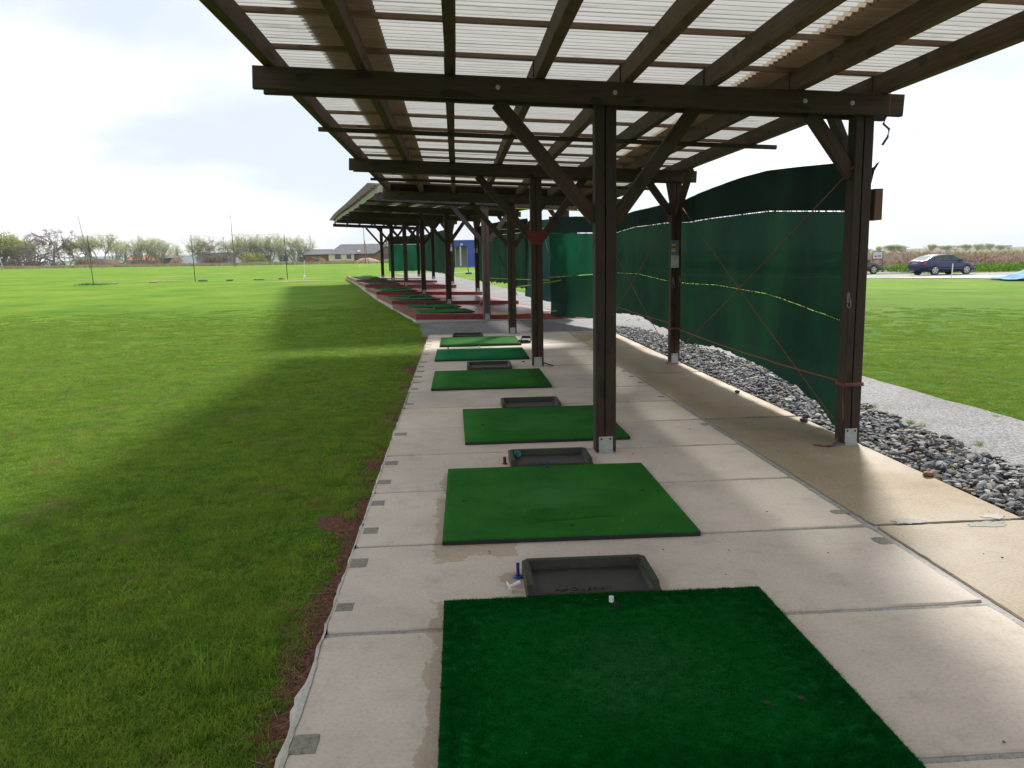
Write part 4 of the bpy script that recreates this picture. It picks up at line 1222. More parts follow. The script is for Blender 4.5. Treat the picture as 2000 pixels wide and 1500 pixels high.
rp([(3.195, 6.45, .52), (3.17, 6.40, .38), (3.19, 6.42, .24), (3.20, 6.45, .20)], 'orange rope tail dangling from the knot on the near right post')
rp([(3.20, 6.50, .06), (3.12, 6.44, .012), (3.03, 6.42, .008), (2.97, 6.47, .008)], 'loose orange rope end lying on the slab by the near right post', r=.007)
rp([(3.20, 6.49, .045), (3.12, 6.415, .010), (3.05, 6.39, .008)], 'dark blue rope end beside the loose orange one at the near right post', M_ropeb, .007)
rp([(3.22, 12.0, .03), (3.12, 11.9, .01), (3.16, 11.8, .01), (3.30, 11.84, .01), (3.42, 11.9, .01)], 'tangle of rope end at the second right post foot')
rp([(1.29, 12.0, .05), (1.36, 11.93, .03), (1.42, 11.94, .015)], 'black strap end sticking out at the second middle post foot', M_rub, .01)
# yellow ropes at the far shelter
rp(sag((1.29, 17.5, 1.0), (3.05, 20.4, 1.12), .02), 'bright yellow rope stretched from the third middle post to the net', M_ropey, .016)
rp(sag((.86, 20.2, 1.14), (3.0, 21.2, 1.02), .01), 'yellow rope from the lilac post toward the patched net', M_ropey, .010)
rp(sag((.86, 20.2, .24), (3.0, 19.6, .40), .04), 'yellow rope slanting up low over the red deck front', M_ropey, .010)
rp(sag((.9, 20.3, 2.33), (3.1, 20.8, 2.36), .0), 'yellow cord high between the lilac post and the net', M_ropey, .010)
rp(sag((1.4, 18.8, 2.74), (3.4, 18.4, 2.62), .0), 'yellow cord just under the far edge of the near roof', M_ropey, .012)
rp(sag((1.35, 12.4, 1.98), (1.42, 12.4, 1.70), 0, 6, .03), 'pale cord hanging beside the red-brown gusset boards', M_ropew, .006)
rp(sag((2.62, 20.4, 2.05), (2.60, 20.4, 1.35), 0, 10, .10, 4), 'pale crinkled cord hanging in front of the patched net', M_ropew, .014)
rp(sag((.95, 20.3, 2.0), (1.95, 25.9, .45), .0), 'thin rope slanting down behind the lilac post', M_ropeo, .012)
rp(sag((.84, 20.25, 1.1), (.50, 21.5, .30), .10), 'slack yellow cord hanging left of the lilac post foot', M_ropey, .009)
# rope round the beam end, cable stub
rp([(3.42, 6.36, 2.86), (3.42, 6.358, 2.66)], 'orange cord looped over the right end of the nearest beam', r=.005)
rp([(3.42, 6.40, 2.66), (3.40, 6.40, 2.60), (3.45, 6.40, 2.56), (3.44, 6.40, 2.50), (3.40, 6.40, 2.44)], 'short black cable stub hanging at the right end of the nearest beam', M_rub, .009)
M_hook = simple('dull_steel', (.16, .17, .16), .5, .2, 30, 0, metal=.4)
def hook(x, y, z, label, s=1.0):
    mb = MB(); pts = [(0, 0, .13), (.012, -.01, .08), (.02, -.02, .03), (.018, -.035, -.01), (0, -.045, -.03), (-.02, -.045, -.02), (-.028, -.04, .01)]
    mb.tube([(a * s, b * s, c * s) for a, b, c in pts], .005 * s, 6)
    mb.box(-.006, .012, -.006, .006, .02 * s, .12 * s)
    tag(link('bag_hook', smooth(mb.mesh('bag_hook', M_hook), False), None, (x, y, z)), label, 'metal hook', 'steel hooks on the posts')
hook(3.195, 6.44, 1.18, 'steel bag hook on the left face of the near right post', .8)
hook(3.235, 11.98, 1.16, 'steel bag hook on the second right post, the left of the two there')
hook(3.33, 11.98, 1.18, 'steel bag hook on the second right post, the right of the two there')

def notice(loc, rz, label, w=.115, h=.40):
    t = empty('notice_board', loc, rz, label=label, cat='notice', group='notices fixed on the right posts')
    mb = MB(); mb.box(-w / 2, w / 2, -.004, .004, 0, h); link('backing_board', mb.mesh('backing_board', mat_flat((.16, .20, .20))), t)
    mb = MB(); mb.box(-w / 2 - .002, w / 2 + .002, -.007, -.0045, 0, h * .46); link('white_sheet', mb.mesh('white_sheet', mat_flat((.62, .62, .60))), t)
    for q, (zz, col) in enumerate(((.90, (.06, .12, .40)), (.81, (.7, .7, .66)), (.73, (.42, .05, .03)), (.66, (.62, .46, .04)), (.60, (.7, .7, .66)))):
        mb = MB(); mb.box(-w * .45, w * .08, -.0065, -.0045, h * zz, h * (zz + .045)); link('coloured_band', mb.mesh('coloured_band', mat_flat(col)), t)
    mb = MB()
    for zz, a_, b_ in ((.425, -.36, .42), (.36, -.42, .36), (.30, -.2, .2), (.05, -.36, .40)):
        x = a_
        while x < b_: mb.box(w * x, w * min(b_, x + .07), -.0085, -.0072, h * zz, h * zz + .008); x += .10
    link('print_line', mb.mesh('print_line', mat_flat((.12, .12, .13))), t)
_flat = {}
def mat_flat(c, rough=.6):
    k = (c, rough)
    if k not in _flat: _flat[k] = simple('plain_finish', c, rough, .06, 4, 0)
    return _flat[k]
notice((3.262, 11.985, 1.43), 0, 'notice with coloured bands and a white sheet on the second right post')
q = off2(3.285, 11.0); notice((q[0] - .05, q[1] + .02, 1.85), 0, 'notice on the far shelter post beside the blue cabin', .13, .42)
q = off2(3.285, 16.5); notice((q[0] - .05, q[1] + .02, 2.0), 0, 'notice on the far shelter post left of the blue cabin', .13, .42)

# ------------------------------------------------------------------ grass
tmpl = []
for q in range(4):
    me = turf_tuft('grass_tuft', 210, .21, .024, .0034, M_blade, 60 + q, .75)
    tx, ty = -1.3 - .35 * q, 4.2 + .9 * q
    o = tag(link('grass_tuft', me, None, (tx, ty, ground(tx, ty))), kind='stuff', label='short tuft of lawn grass left of the slabs'); tmpl.append(o)
tall = []
for q in range(2):
    me = turf_tuft('weed_tuft', 70, .16, .11, .005, M_blade, 80 + q, .55)
    tx, ty = (-1.05, -.98)[q], (3.15, 6.1)[q]
    o = tag(link('weed_tuft', me, None, (tx, ty, ground(tx, ty))), kind='stuff', label='longer grass tuft at the rim of the slabs'); tall.append(o)
rr = random.Random(5)
pts, sc, ro = [], [], []
def gnoise(x, y): return mnoise.noise(Vector((x * 1.6, y * 1.6, 3.3))) + .5 * mnoise.noise(Vector((x * 5, y * 5, 1)))
def lawn_pts(x0, x1, y0, y1, n, keep, cap=None):
    for i in range(n):
        y = y0 + (y1 - y0) * rr.random() ** 1.5; x = rr.uniform(x0, x1)
        if x < -.66 * y - .8 and y < 30: continue
        if not keep(x, y): continue
        d = math.hypot(x, y)
        pts.append((x, y, ground(x, y) - .004)); sc.append((1.0 + max(0, d - 6) * .02) * rr.uniform(.75, 1.2)); ro.append(rr.uniform(0, 6.28))
def keepL(x, y):
    edge = -.655 - (.15 if 1.8 < y < 5.6 else .03) * max(0, gnoise(0, y * .9) + .75)
    if x > edge: return False
    if x > edge - .22 and gnoise(x, y) < -.15: return False
    if y > 9 and rr.random() < ((y - 9) / 19) ** .7: return False
    return gnoise(x * .8, y * .8) > -.8
lawn_pts(-19, -.64, 1.7, 30, 52000, keepL)
lawn_pts(5.35, 16, 6.5, 22, 12000, lambda x, y: x > 5.42 + .1 * gnoise(y, 2) and x < .75 * y + 1 and (y < 9 or rr.random() > ((y - 9) / 13) ** .7))
n_l = len(pts)
tag(scatter('lawn_grass', pts, sc, ro, tmpl, None, 3), kind='stuff', label='mown grass blades of the driving range lawn')
pts, sc, ro = [], [], []
for i in range(190):
    y = 1.8 + 17 * rr.random() ** 1.3; x = -.72 - abs(rr.gauss(0, .28)) - (.1 if y < 5 else 0)
    if gnoise(x, y) < .05 and rr.random() < .8: continue
    pts.append((x, y, ground(x, y))); sc.append(rr.uniform(.25, .62)); ro.append(rr.uniform(0, 6.28))
for i in range(260):   # weeds at the path edges and in the stones
    y = 4 + 16 * rr.random(); x = rr.choice((5.42, 5.42, 4.2, 4.3)) + rr.gauss(0, .08)
    if gnoise(x * .7, y * .7) < .05: continue
    pts.append((x, y, ground(x, y) + (.02 if x < 5 else 0))); sc.append(rr.uniform(.2, .55)); ro.append(rr.uniform(0, 6.28))
tag(scatter('edge_weeds', pts, sc, ro, tall, None, 4), kind='stuff', label='longer weeds along the slab rim and path edges')
# dry stalks and root litter on the bare soil
mb = MB()
for i in range(420):
    y = 1.9 + 9 * rr.random() ** 1.2; x = -.66 - abs(rr.gauss(0, .10)); z = ground(x, y) + .006
    a = rr.uniform(0, 6.28); L = rr.uniform(.02, .09)
    mb.tube([(x, y, z), (x + math.cos(a) * L * .5, y + math.sin(a) * L * .5, z + rr.uniform(.003, .02)), (x + math.cos(a + .5) * L, y + math.sin(a + .5) * L, z)], .0012, 3)
tag(link('dry_stalks', mb.mesh('dry_stalks', simple('straw', (.24, .15, .09), .9, .35, 8, 0, kind='world'))), kind='stuff', label='dry stalks and roots littering the bare soil beside the slabs')
# soil crumbs
mb = MB()
for i in range(2600):
    y = 1.9 + 11 * rr.random() ** 1.3; x = -.63 - abs(rr.gauss(0, .11)); s = rr.uniform(.003, .012)
    z = ground(x, y)
    v_, f_ = [Vector((s, 0, 0)), Vector((-s * .6, s * .8, 0)), Vector((-s * .6, -s * .8, 0)), Vector((0, 0, s))], [(0, 1, 3), (1, 2, 3), (2, 0, 3)]
    e = Euler((rr.uniform(-.5, .5), rr.uniform(-.5, .5), rr.uniform(0, 6))).to_matrix()
    mb.add([e @ q + Vector((x, y, z)) for q in v_], f_)
tag(link('soil_crumbs', mb.mesh('soil_crumbs', simple('soil', (.13, .065, .045), .95, .5, 14, 0, kind='world'))), kind='stuff', label='reddish brown soil crumbs beside the slabs')

# ------------------------------------------------------------------ range furniture out on the lawn
def post_out(x, y, h, r, mat, label, cat, group, lean=(0, 0)):
    mb = MB(); mb.tube([(0, 0, 0), (lean[0] * h, lean[1] * h, h)], [r, r * .8], 8)
    return tag(link(cat.replace(' ', '_'), mb.mesh(cat.replace(' ', '_'), mat), None, (x, y, ground(x, y))), label, cat, group)
M_gpost = mat_flat((.012, .05, .035)); M_steel = mat_flat((.20, .12, .11))
D = 52.0
tp = [(-21.9, 51.0), (-16.55, 53.2), (-11.0, 54.4)]
hts = (2.98, 2.95, 2.95)
fr_ = []
for k, ((x, y), lab) in enumerate(zip(tp, ('green pole at the left corner of the target net on the range', 'dark middle pole of the target net, beside a black weight', 'green pole at the right corner of the target net on the range'))):
    post_out(x, y, hts[k], .024, M_gpost, lab, 'net pole', 'poles of the target net on the range', (-.03 if k == 0 else -.02, 0))
mb = MB(); a_ = [(x - .08, y, ground(x, y) + 2.92) for x, y in tp]
mb.tube(a_, .005, 4)
tag(link('wire', mb.mesh('wire', mat_flat((.3, .33, .32)))), 'thin top wire strung between the target net poles', 'wire')
for k, (x, y, w_, c_, lab) in enumerate(((-16.0, 53.0, 1.0, (.03, .03, .03), 'black weight slab at the foot of the middle net pole'),
                                      (-14.35, 53.0, .75, (.04, .04, .04), 'flat black weight right of the middle net pole'),
                                      (-12.6, 53.3, .7, (.16, .16, .15), 'grey weight between the middle and right net poles'),
                                      (-11.3, 54.0, .6, (.03, .035, .04), 'dark weight at the right net pole'),
                                      (-21.0, 51.8, .75, (.30, .31, .30), 'pale stone heap right of the left net pole'),
                                      (-18.7, 52.0, .85, (.30, .31, .30), 'pale flat slab midway between the left and middle net poles'))):
    mb = MB(); v_, f_ = stone_geo(rr, 1, 1); mb.add([(q.x * w_ * .45, q.y * .25, max(-.2, q.z) * .10) for q in v_], f_)
    tag(link('ground_weight', mb.mesh('ground_weight', mat_flat(c_)), None, (x, y, ground(x, y) + .05)), lab, 'ground weight', 'weights along the target net')
mb = MB()
for i in range(90):
    x = -22.8 + i * .03 * .6 + rr.uniform(-.3, .3); y = 51 + rr.uniform(-.3, .3)
    mb.tube([(x, y, ground(x, y)), (x + rr.uniform(-.25, .25), y, ground(x, y) + rr.uniform(.03, .14))], .012, 3)
tag(link('net_heap', mb.mesh('net_heap', mat_flat((.02, .14, .07)))), 'low green heap of netting at the foot of the left net pole', 'net heap')
def mast(x, y, h, lean, split, label):
    t = empty('lattice_mast', (x, y, ground(x, y)), label=label, cat='mast', group='tall thin masts beyond the range')
    mb = MB(); mb.tube([(0, 0, 0), (lean * h, 0, h)], [.085, .04], 6); link('mast_pole', mb.mesh('mast_pole', M_steel), t)
    mb = MB(); mb.tube([(split, 0, 0), (lean * h * .66, 0, h * .66)], [.06, .035], 6); link('mast_strut', mb.mesh('mast_strut', M_steel), t)
mast(-55.2, 128, 8.0, -.135, 1.9, 'leaning mast with a slanting strut at the left beyond the range')
mast(-34.3, 130, 7.9, -.01, .15, 'upright mast in front of the middle trees')
mast(-13.85, 128, 6.0, -.02, .5, 'mast in front of the long brick bungalow')
for (x, y, h_, lab) in ((-30.5, 55.5, .45, 'small white marker far left on the range'), (-9.55, 52.5, 1.15, 'thin white distance stake left of the red decks'),
                        (-10.4, 90, .45, 'small white marker in front of the bungalow'), (30.0, 47.5, 0.9, 'short white stake in front of the parked car')):
    t = empty('distance_marker', (x, y, ground(x, y)), label=lab, cat='marker', group='white range markers')
    mb = MB(); mb.tube([(0, 0, 0), (.02, 0, h_)], .03 if h_ < 1 else .018, 6); link('stake', mb.mesh('stake', M_whitep), t)
    if h_ < .6:
        mb = MB(); mb.box(-.07, .07, -.01, .01, h_ * .4, h_); link('plate', mb.mesh('plate', M_whitep), t)
    if h_ > 1:
        mb = MB(); mb.lathe([(.07, 0), (.06, .28), (.03, .3)], 8); link('foot', mb.mesh('foot', M_whitep), t)
mb = MB(); mb.tube([(0, 0, 0), (-.08, 0, .45), (.05, 0, .5)], .035, 5); mb.box(-.25, .2, -.03, .03, 0, .12)
tag(link('hose_reel', mb.mesh('hose_reel', mat_flat((.03, .08, .06))), None, (.95, 58, ground(.95, 58))), 'small dark green stand on the grass in front of the blue cabin', 'garden stand')

# ------------------------------------------------------------------ blue cabin
M_blue = simple('blue_cabin_paint', (0.025, 0.065, 0.36), .45, .12, 1.5, .1, 20)
cb = empty('site_cabin', (-1.6, 86, .88), label='bright blue site cabin with an open white door behind the far shelter', cat='cabin')
mb = MB()
for (a, b, c, d, e, f) in ((0, 1.55, 0, .08, .0, 2.65), (2.95, 7.0, 0, .08, 0, 2.65), (1.55, 2.95, 0, .08, 2.12, 2.65), (0, .08, .08, 2.4, 0, 2.65), (6.92, 7, .08, 2.4, 0, 2.65), (.08, 6.92, 2.32, 2.4, 0, 2.65)): mb.box(a, b, c, d, e, f)
link('cabin_wall', mb.mesh('cabin_wall', M_blue), cb)
mb = MB(); mb.box(-.05, 7.05, -.05, 2.45, 2.652, 2.78); link('cabin_roof', mb.mesh('cabin_roof', M_blue), cb)
mb = MB(); mb.box(.08, 6.92, .08, 2.3, .02, .10); link('cabin_floor', mb.mesh('cabin_floor', mat_flat((.2, .2, .2))), cb)
mb = MB(); mb.box(1.60, 1.66, .12, 2.3, .1, 2.1); mb.box(2.86, 2.92, .12, 2.3, .1, 2.1); mb.box(1.67, 2.85, 1.5, 1.56, .1, 2.1); link('inner_wall', mb.mesh('inner_wall', mat_flat((.42, .44, .42))), cb)
mb = MB(); mb.box(2.10, 2.24, -.02, .02, .1, 2.1); link('door_post', mb.mesh('door_post', mat_flat((.5, .52, .5))), cb)
mb = MB(); mb.box(0, .85, -.03, 0, 0, 2.05); link('cabin_door', mb.mesh('cabin_door', M_whitep), cb, (.68, -.02, .05))
mb = MB(); mb.box(-.12, .12, -.10, 0, 0, .22); link('cabin_lamp', mb.mesh('cabin_lamp', mat_flat((.5, .5, .45))), cb, (2.3, -.001, 2.22))
mb = MB(); mb.box(-.3, 7.3, -.5, 2.7, -.8, -.005); link('cabin_plinth', mb.mesh('cabin_plinth', M_pale), cb)

# ------------------------------------------------------------------ buildings beyond the range
M_slate = simple('slate_roof', (0.105, 0.11, 0.125), .8, .12, 1.2, .3, 8)
M_brick = simple('brown_brick', (0.215, 0.105, 0.075), .85, .18, 4, .3, 10)
M_cream = simple('cream_render', (0.60, 0.55, 0.44), .85, .06, 2, .1, 8)
M_wht = simple('white_render', (0.72, 0.75, 0.76), .8, .06, 1.5, .1, 8)
M_glass = mat_flat((.06, .08, .11), .2); M_fr = mat_flat((.07, .045, .04))
M_orange = simple('orange_tiles', (0.40, 0.12, 0.06), .8, .15, 3, .2, 10)
M_gry = simple('grey_cladding', (0.24, 0.26, 0.28), .8, .1, 2, .1, 8)
def window(parent, x, z, w_, h_, y=-.02):
    mb = MB()
    for (a, b, c, d) in ((-w_ / 2, w_ / 2, 0, .10), (-w_ / 2, w_ / 2, h_ - .10, h_), (-w_ / 2, -w_ / 2 + .1, .1, h_ - .1), (w_ / 2 - .1, w_ / 2, .1, h_ - .1), (-.05, .05, .1, h_ - .1)): mb.box(a, b, -.06, .0, c, d)
    f = link('window', mb.mesh('window', M_fr), parent, (x, y, z))
    mb = MB(); mb.box(-w_ / 2 + .1, w_ / 2 - .1, -.03, -.01, .1, h_ - .1); link('pane', mb.mesh('pane', M_glass), f)
def gable_roof(parent, x0, x1, y0, y1, z0, z1, mat, hip=0.0, over=.5, name='roof'):
    mb = MB(); ym = (y0 + y1) / 2; x0 -= over; x1 += over; y0 -= over; y1 += over
    mb.add([(x0, y0, z0), (x1, y0, z0), (x1, y1, z0), (x0, y1, z0), (x0 + hip, ym, z1), (x1 - hip, ym, z1)],
           [(0, 1, 5, 4), (1, 2, 5), (2, 3, 4, 5), (3, 0, 4), (3, 2, 1, 0)])
    return link(name, mb.mesh(name, mat), parent)
def boxpart(parent, name, x0, x1, y0, y1, z0, z1, mat):
    mb = MB(); mb.box(x0, x1, y0, y1, z0, z1); return link(name, mb.mesh(name, mat), parent)
YB = 175.0
g0 = 1.35
bg = empty('bungalow', (-26.5, YB, g0), label='long brick bungalow with a grey slate roof beyond the range', cat='house')
boxpart(bg, 'wall', 0, 16.5, 0, 8, -.3, 1.95, M_brick)
gable_roof(bg, 0.2, 16.3, 0, 8, 1.95, 4.05, M_slate, 2.3, .5)
boxpart(bg, 'rendered_wall', .1, 5.3, -1.3, -.01, -.3, 1.95, M_cream)
gable_roof(bg, .1, 5.3, -1.2, 3, 1.952, 3.0, M_slate, 2.0, .4, 'porch_roof')
boxpart(bg, 'garage_wall', -5.2, -.02, 1, 7, -.3, 1.95, M_brick)
mb = MB(); mb.add([(-5.6, .6, 1.95), (.2, .6, 1.95), (.2, 7.4, 1.95), (-5.6, 7.4, 1.95), (-5.6, 4, 3.1), (.2, 4, 3.1)], [(0, 1, 5, 4), (1, 2, 5), (2, 3, 4, 5), (3, 0, 4)])
link('garage_roof', mb.mesh('garage_roof', M_slate), bg)
mb = MB(); mb.prism([(9.2, -.3), (15.5, -.3), (15.5, 1.6), (12.3, 3.35), (9.2, 1.6)], -2.2, -.01, axis='y'); link('gable_wall', fix_normals(mb.mesh('gable_wall', M_brick)), bg)
mb = MB()
for s, (xa, xb) in ((-1, (9.0, 12.3)), (1, (15.7, 12.3))):
    mb.add([(xa, -2.6, 1.5), (xb, -2.6, 3.5), (xb, 2.8, 3.5), (xa, 2.8, 1.5), (xa, -2.6, 1.36), (xb, -2.6, 3.36), (xb, 2.8, 3.36), (xa, 2.8, 1.36)],
           [(0, 1, 2, 3), (4, 7, 6, 5), (0, 4, 5, 1), (3, 2, 6, 7), (0, 3, 7, 4), (1, 5, 6, 2)])
link('gable_roof', mb.mesh('gable_roof', M_slate), bg)
window(bg, 2.0, .95, 1.2, .9, -1.31); window(bg, 4.3, .95, .9, .85, -1.31); window(bg, -2.4, 1.35, 1.3, .45, .99)
window(bg, 12.3, 1.0, 1.1, .85, -2.21); window(bg, 7.7, .45, .9, .7, -.01)
boxpart(bg, 'garage_door', 14.1, 15.3, -2.24, -2.21, -.25, 1.5, mat_flat((.30, .17, .10)))
boxpart(bg, 'chimney', 11.6, 12.0, 3.8, 4.2, 3.9, 4.7, M_brick)
mb = MB(); mb.add([(5.9, 1.05, 2.42), (6.5, 1.05, 2.42), (6.5, 1.45, 2.62), (5.9, 1.45, 2.62)], [(0, 1, 2, 3)]); mb.v = [(a, b - .9, c + .02) for a, b, c in mb.v]
link('roof_window', mb.mesh('roof_window', M_whitep), bg)
def simple_house(x, y, z, w_, d_, h_, wall, roof, rh, label, hip=0., wins=()):
    t = empty('house', (x, y, z), label=label, cat='house')
    boxpart(t, 'wall', 0, w_, 0, d_, -.6, h_, wall)
    if rh > 0: gable_roof(t, 0, w_, 0, d_, h_ + .01, h_ + rh, roof, hip, .4)
    else: boxpart(t, 'roof', -.15, w_ + .15, -.15, d_ + .15, h_ + .01, h_ + .25, roof)
    for (a, b, c, d) in wins: window(t, a, b, c, d, -.01)
    return t
PX = lambda px, Y: (px - 889 - 8) / 1580 * Y * 1.0        # rough plan position used to lay out the background
simple_house(-37.6, 188, g0 + .1, 5.2, 6, 2.2, M_wht, M_wht, 0, 'small white flat-roofed building at the left end of the bungalow', 0, ((2.9, .2, 1.1, 1.3),))
t = simple_house(-51.5, 200, g0 + .1, 13, 9, 3.2, M_wht, M_wht, 0, 'white modern house behind the group of pale willows', 0, ((2.2, .6, 1.8, 1.5), (6.2, .6, 2.6, 1.5), (10.6, .6, 2, 1.5)))
boxpart(t, 'upper_floor', 3.0, 9.0, 1.0, 8, 3.46, 4.6, M_wht)
simple_house(-65, 214, g0, 9, 7, 3.0, M_gry, M_gry, 0, 'grey flat building behind the middle trees', 0, ((2, .6, 1.5, 1.2), (6, .6, 1.5, 1.2)))
simple_house(-80, 205, g0, 11, 8, 1.6, M_gry, M_orange, 1.3, 'low house with an orange tiled roof behind the trees', .5, ((2, .2, 1.3, .9), (7, .2, 1.3, .9)))
simple_house(-66.5, 190, g0, 3.2, 4, 1.9, mat_flat((.09, .09, .11)), M_slate, .5, 'small dark shed right of the orange roof', 0, ())
simple_house(-93, 210, g0, 10, 8, 1.9, M_wht, M_wht, 0, 'low white hall behind the leaning trees', 0, ((2, .3, 1.6, 1), (6, .3, 1.6, 1)))
simple_house(-113, 222, g0, 12, 8, 1.8, M_wht, M_wht, .9, 'low white shed behind the bare alder', 0, ((3, .3, 1.6, 1), (8, .3, 1.6, 1)))
simple_house(-112, 180, 1.2, 13, 8, .9, mat_flat((.22, .22, .24)), mat_flat((.50, .54, .60)), 1.2, 'low shed with a pale roof at the left edge of the view', 0, ())

# earth mounds at the field edge
def mound(x, y, rx, ry, h_, mat, label, seed):
    mb = MB(); n = 22; rings = 6; vs = []
    for j in range(rings + 1):
        f = j / rings
        for i in range(n):
            t_ = 2 * PI * i / n; r = (1 - f) ** .8 * (1 + .22 * mnoise.noise(Vector((math.cos(t_) * 1.5, math.sin(t_) * 1.5, seed + f))))
            vs.append((rx * r * math.cos(t_), ry * r * math.sin(t_), h_ * (1 - (1 - f) ** 2) * (1 + .15 * mnoise.noise(Vector((t_, f * 3, seed)))) - .05))
    fs = [(j * n + i, j * n + (i + 1) % n, (j + 1) * n + (i + 1) % n, (j + 1) * n + i) for j in range(rings) for i in range(n)]
    mb.add(vs, fs)
    return tag(link('earth_mound', smooth(mb.mesh('earth_mound', mat)), None, (x, y, ground(x, y))), label, 'mound')
M_earth = simple('raw_earth', (.17, .10, .075), .95, .35, 1.2, .8, 4, bdist=.2)
mound(-71.5, 170, 5.5, 3, 1.6, M_earth, 'brown earth mound under the leaning trees', 2)
mound(-16.2, 152, 2.9, 2, 1.0, simple('straw_heap', (.34, .25, .15), .95, .3, 1.5, .8, 4, bdist=.2), 'pale straw coloured heap in front of the bungalow', 5)
mound(-11.6, 152, 3.2, 2, .75, simple('green_heap', (.09, .15, .03), .95, .3, 1.5, .8, 4, bdist=.2), 'green grassy heap in front of the bungalow gable', 8)

# dry verge along the far edge of the range
M_dry = blade_mat('dry_grass', (.20, .17, .10), (.36, .31, .19), .2, False)
mb = MB(); tint = []
for i in range(15000):
    x = rr.uniform(-130, 8); y = 150 + 10 * rr.random() + (0 if x > -60 else rr.uniform(0, 6)); z = ground(x, y)
    h_ = rr.uniform(.15, .55) * (1 + .6 * mnoise.noise(Vector((x * .15, y * .2, 0)))); w_ = rr.uniform(.12, .35)
    mb.add([(x - w_, y, z - .05), (x + w_, y, z - .05), (x + rr.uniform(-.2, .2), y, z + h_)], [(0, 1, 2)]); tint.append(rr.random())
me = mb.mesh('dry_verge', M_dry); a_ = me.attributes.new('tint', 'FLOAT', 'FACE'); a_.data.foreach_set('value', tint)
tag(link('dry_verge', me), kind='stuff', label='pale dry grass verge along the far edge of the range')

# ------------------------------------------------------------------ trees
M_bark = simple('grey_brown_bark', (.27, .24, .23), .9, .3, 3, .3, 10)
M_barkd = simple('dark_purple_bark', (.19, .15, .16), .9, .3, 3, .3, 10)
def leaf_mat(name, a, b_):
    return blade_mat(name, a, b_, .58, False)
M_leaf = leaf_mat('spring_willow_leaves', (.32, .35, .17), (.50, .53, .32))
M_leaf2 = leaf_mat('yellow_green_leaves', (.27, .30, .07), (.40, .42, .16))
M_bud = leaf_mat('brown_buds', (.17, .12, .12), (.24, .18, .17))
def tree_mesh(seed, h, spread, stems, leaf, n_leaf, flat=0., leafs=.16, bark=M_bark, droop=0., bare=False, lean0=0.):
    rr_ = random.Random(seed); tr, cr, tint = MB(), MB(), []
    tips = []
    def grow(p, d, L, r, lev):
        n = 3; q = p; pts_ = [p]
        for i in range(n):
            d = (d + Vector((rr_.gauss(0, .13), rr_.gauss(0, .13), rr_.gauss(.02, .06) - flat * .10 * lev))).normalized()
            q = q + d * (L / n); pts_.append(q)
        tr.tube(pts_, [r, r * .85, r * .7, r * .5], 4 if lev else 6, cap=False)
        if lev >= 1: tips.extend([(pts_[i], lev) for i in range(1, 4)])
        if lev < 4:
            k = 4 if lev < 2 else 3 if lev < 3 else 2
            for j in range(k + (1 if lev == 0 else 0)):
                a_ = rr_.uniform(.25, .75) * (1 + flat * .7); az = rr_.uniform(0, 2 * PI)
                ax = d.orthogonal().normalized(); ax.rotate(Matrix.Rotation(az, 3, d))
                nd_ = d.copy(); nd_.rotate(Matrix.Rotation(a_, 3, ax))
                base = pts_[3] if j == 0 else pts_[rr_.choice((1, 2, 3))]
                grow(base, nd_, L * rr_.uniform(.55, .8), r * .55, lev + 1)
    for s in range(stems):
        a_ = 2 * PI * s / stems + rr_.uniform(-.4, .4)
        sp = spread * rr_.uniform(.5, 1.1) if stems > 1 else rr_.uniform(0, .08)
        grow(Vector((math.cos(a_) * .25 * (stems > 1), math.sin(a_) * .25, -.2)), Vector((math.cos(a_) * sp + lean0, math.sin(a_) * sp * .6, 1)).normalized(), h * rr_.uniform(.36, .46), .022 * h, 0)
    mz = max(t.z for t, _ in tips)
    for i in range(n_leaf):
        t, lev = rr_.choice(tips)
        if lev < 2 and rr_.random() < .8: continue
        if t.z < mz * .50 and rr_.random() < .85: continue
        g = (.018 if flat else .045) * h
        c = t + Vector((rr_.gauss(0, g), rr_.gauss(0, g), rr_.gauss(0, g) - droop * rr_.random()))
        s = leafs * rr_.uniform(.6, 1.3)
        e = Euler((rr_.uniform(0, 6), rr_.uniform(0, 6), rr_.uniform(0, 6))).to_matrix()
        cr.add([c + e @ Vector((-s * .5, -s * .22, 0)), c + e @ Vector((s * .5, -s * .22, 0)), c + e @ Vector((0, s * .5, 0))], [(0, 1, 2)])
        tint.append(min(1, max(0, rr_.gauss(.5, .3))))
    me1 = tr.mesh('trunk', bark); me2 = cr.mesh('crown', leaf)
    a_ = me2.attributes.new('tint', 'FLOAT', 'FACE'); a_.data.foreach_set('value', tint)
    zmax = max(v[2] for v in tr.v); return me1, me2, zmax
protos = {
    'willow': [tree_mesh(s, 7.5, .50, 5, M_leaf, 7000, leafs=.18) for s in (1, 2, 3)],
    'dense': [tree_mesh(s, 8, .60, 7, M_leaf2, 15000, leafs=.24) for s in (4, 5)],
    'lean': [tree_mesh(8, 7, .30, 3, M_leaf, 6000, leafs=.19, lean0=-.45)],
    'alder': [tree_mesh(9, 8, .12, 1, M_bud, 5200, flat=.8, leafs=.12, bark=M_barkd), tree_mesh(12, 7, .5, 3, M_bud, 5200, flat=.5, leafs=.12, bark=M_barkd)],
    'slim': [tree_mesh(10, 7.5, .16, 3, M_leaf, 3600, leafs=.18)],
}
def px2x(px, Y): return -.0 + (px - 889.0) / 1580.0 * Y * 1.012
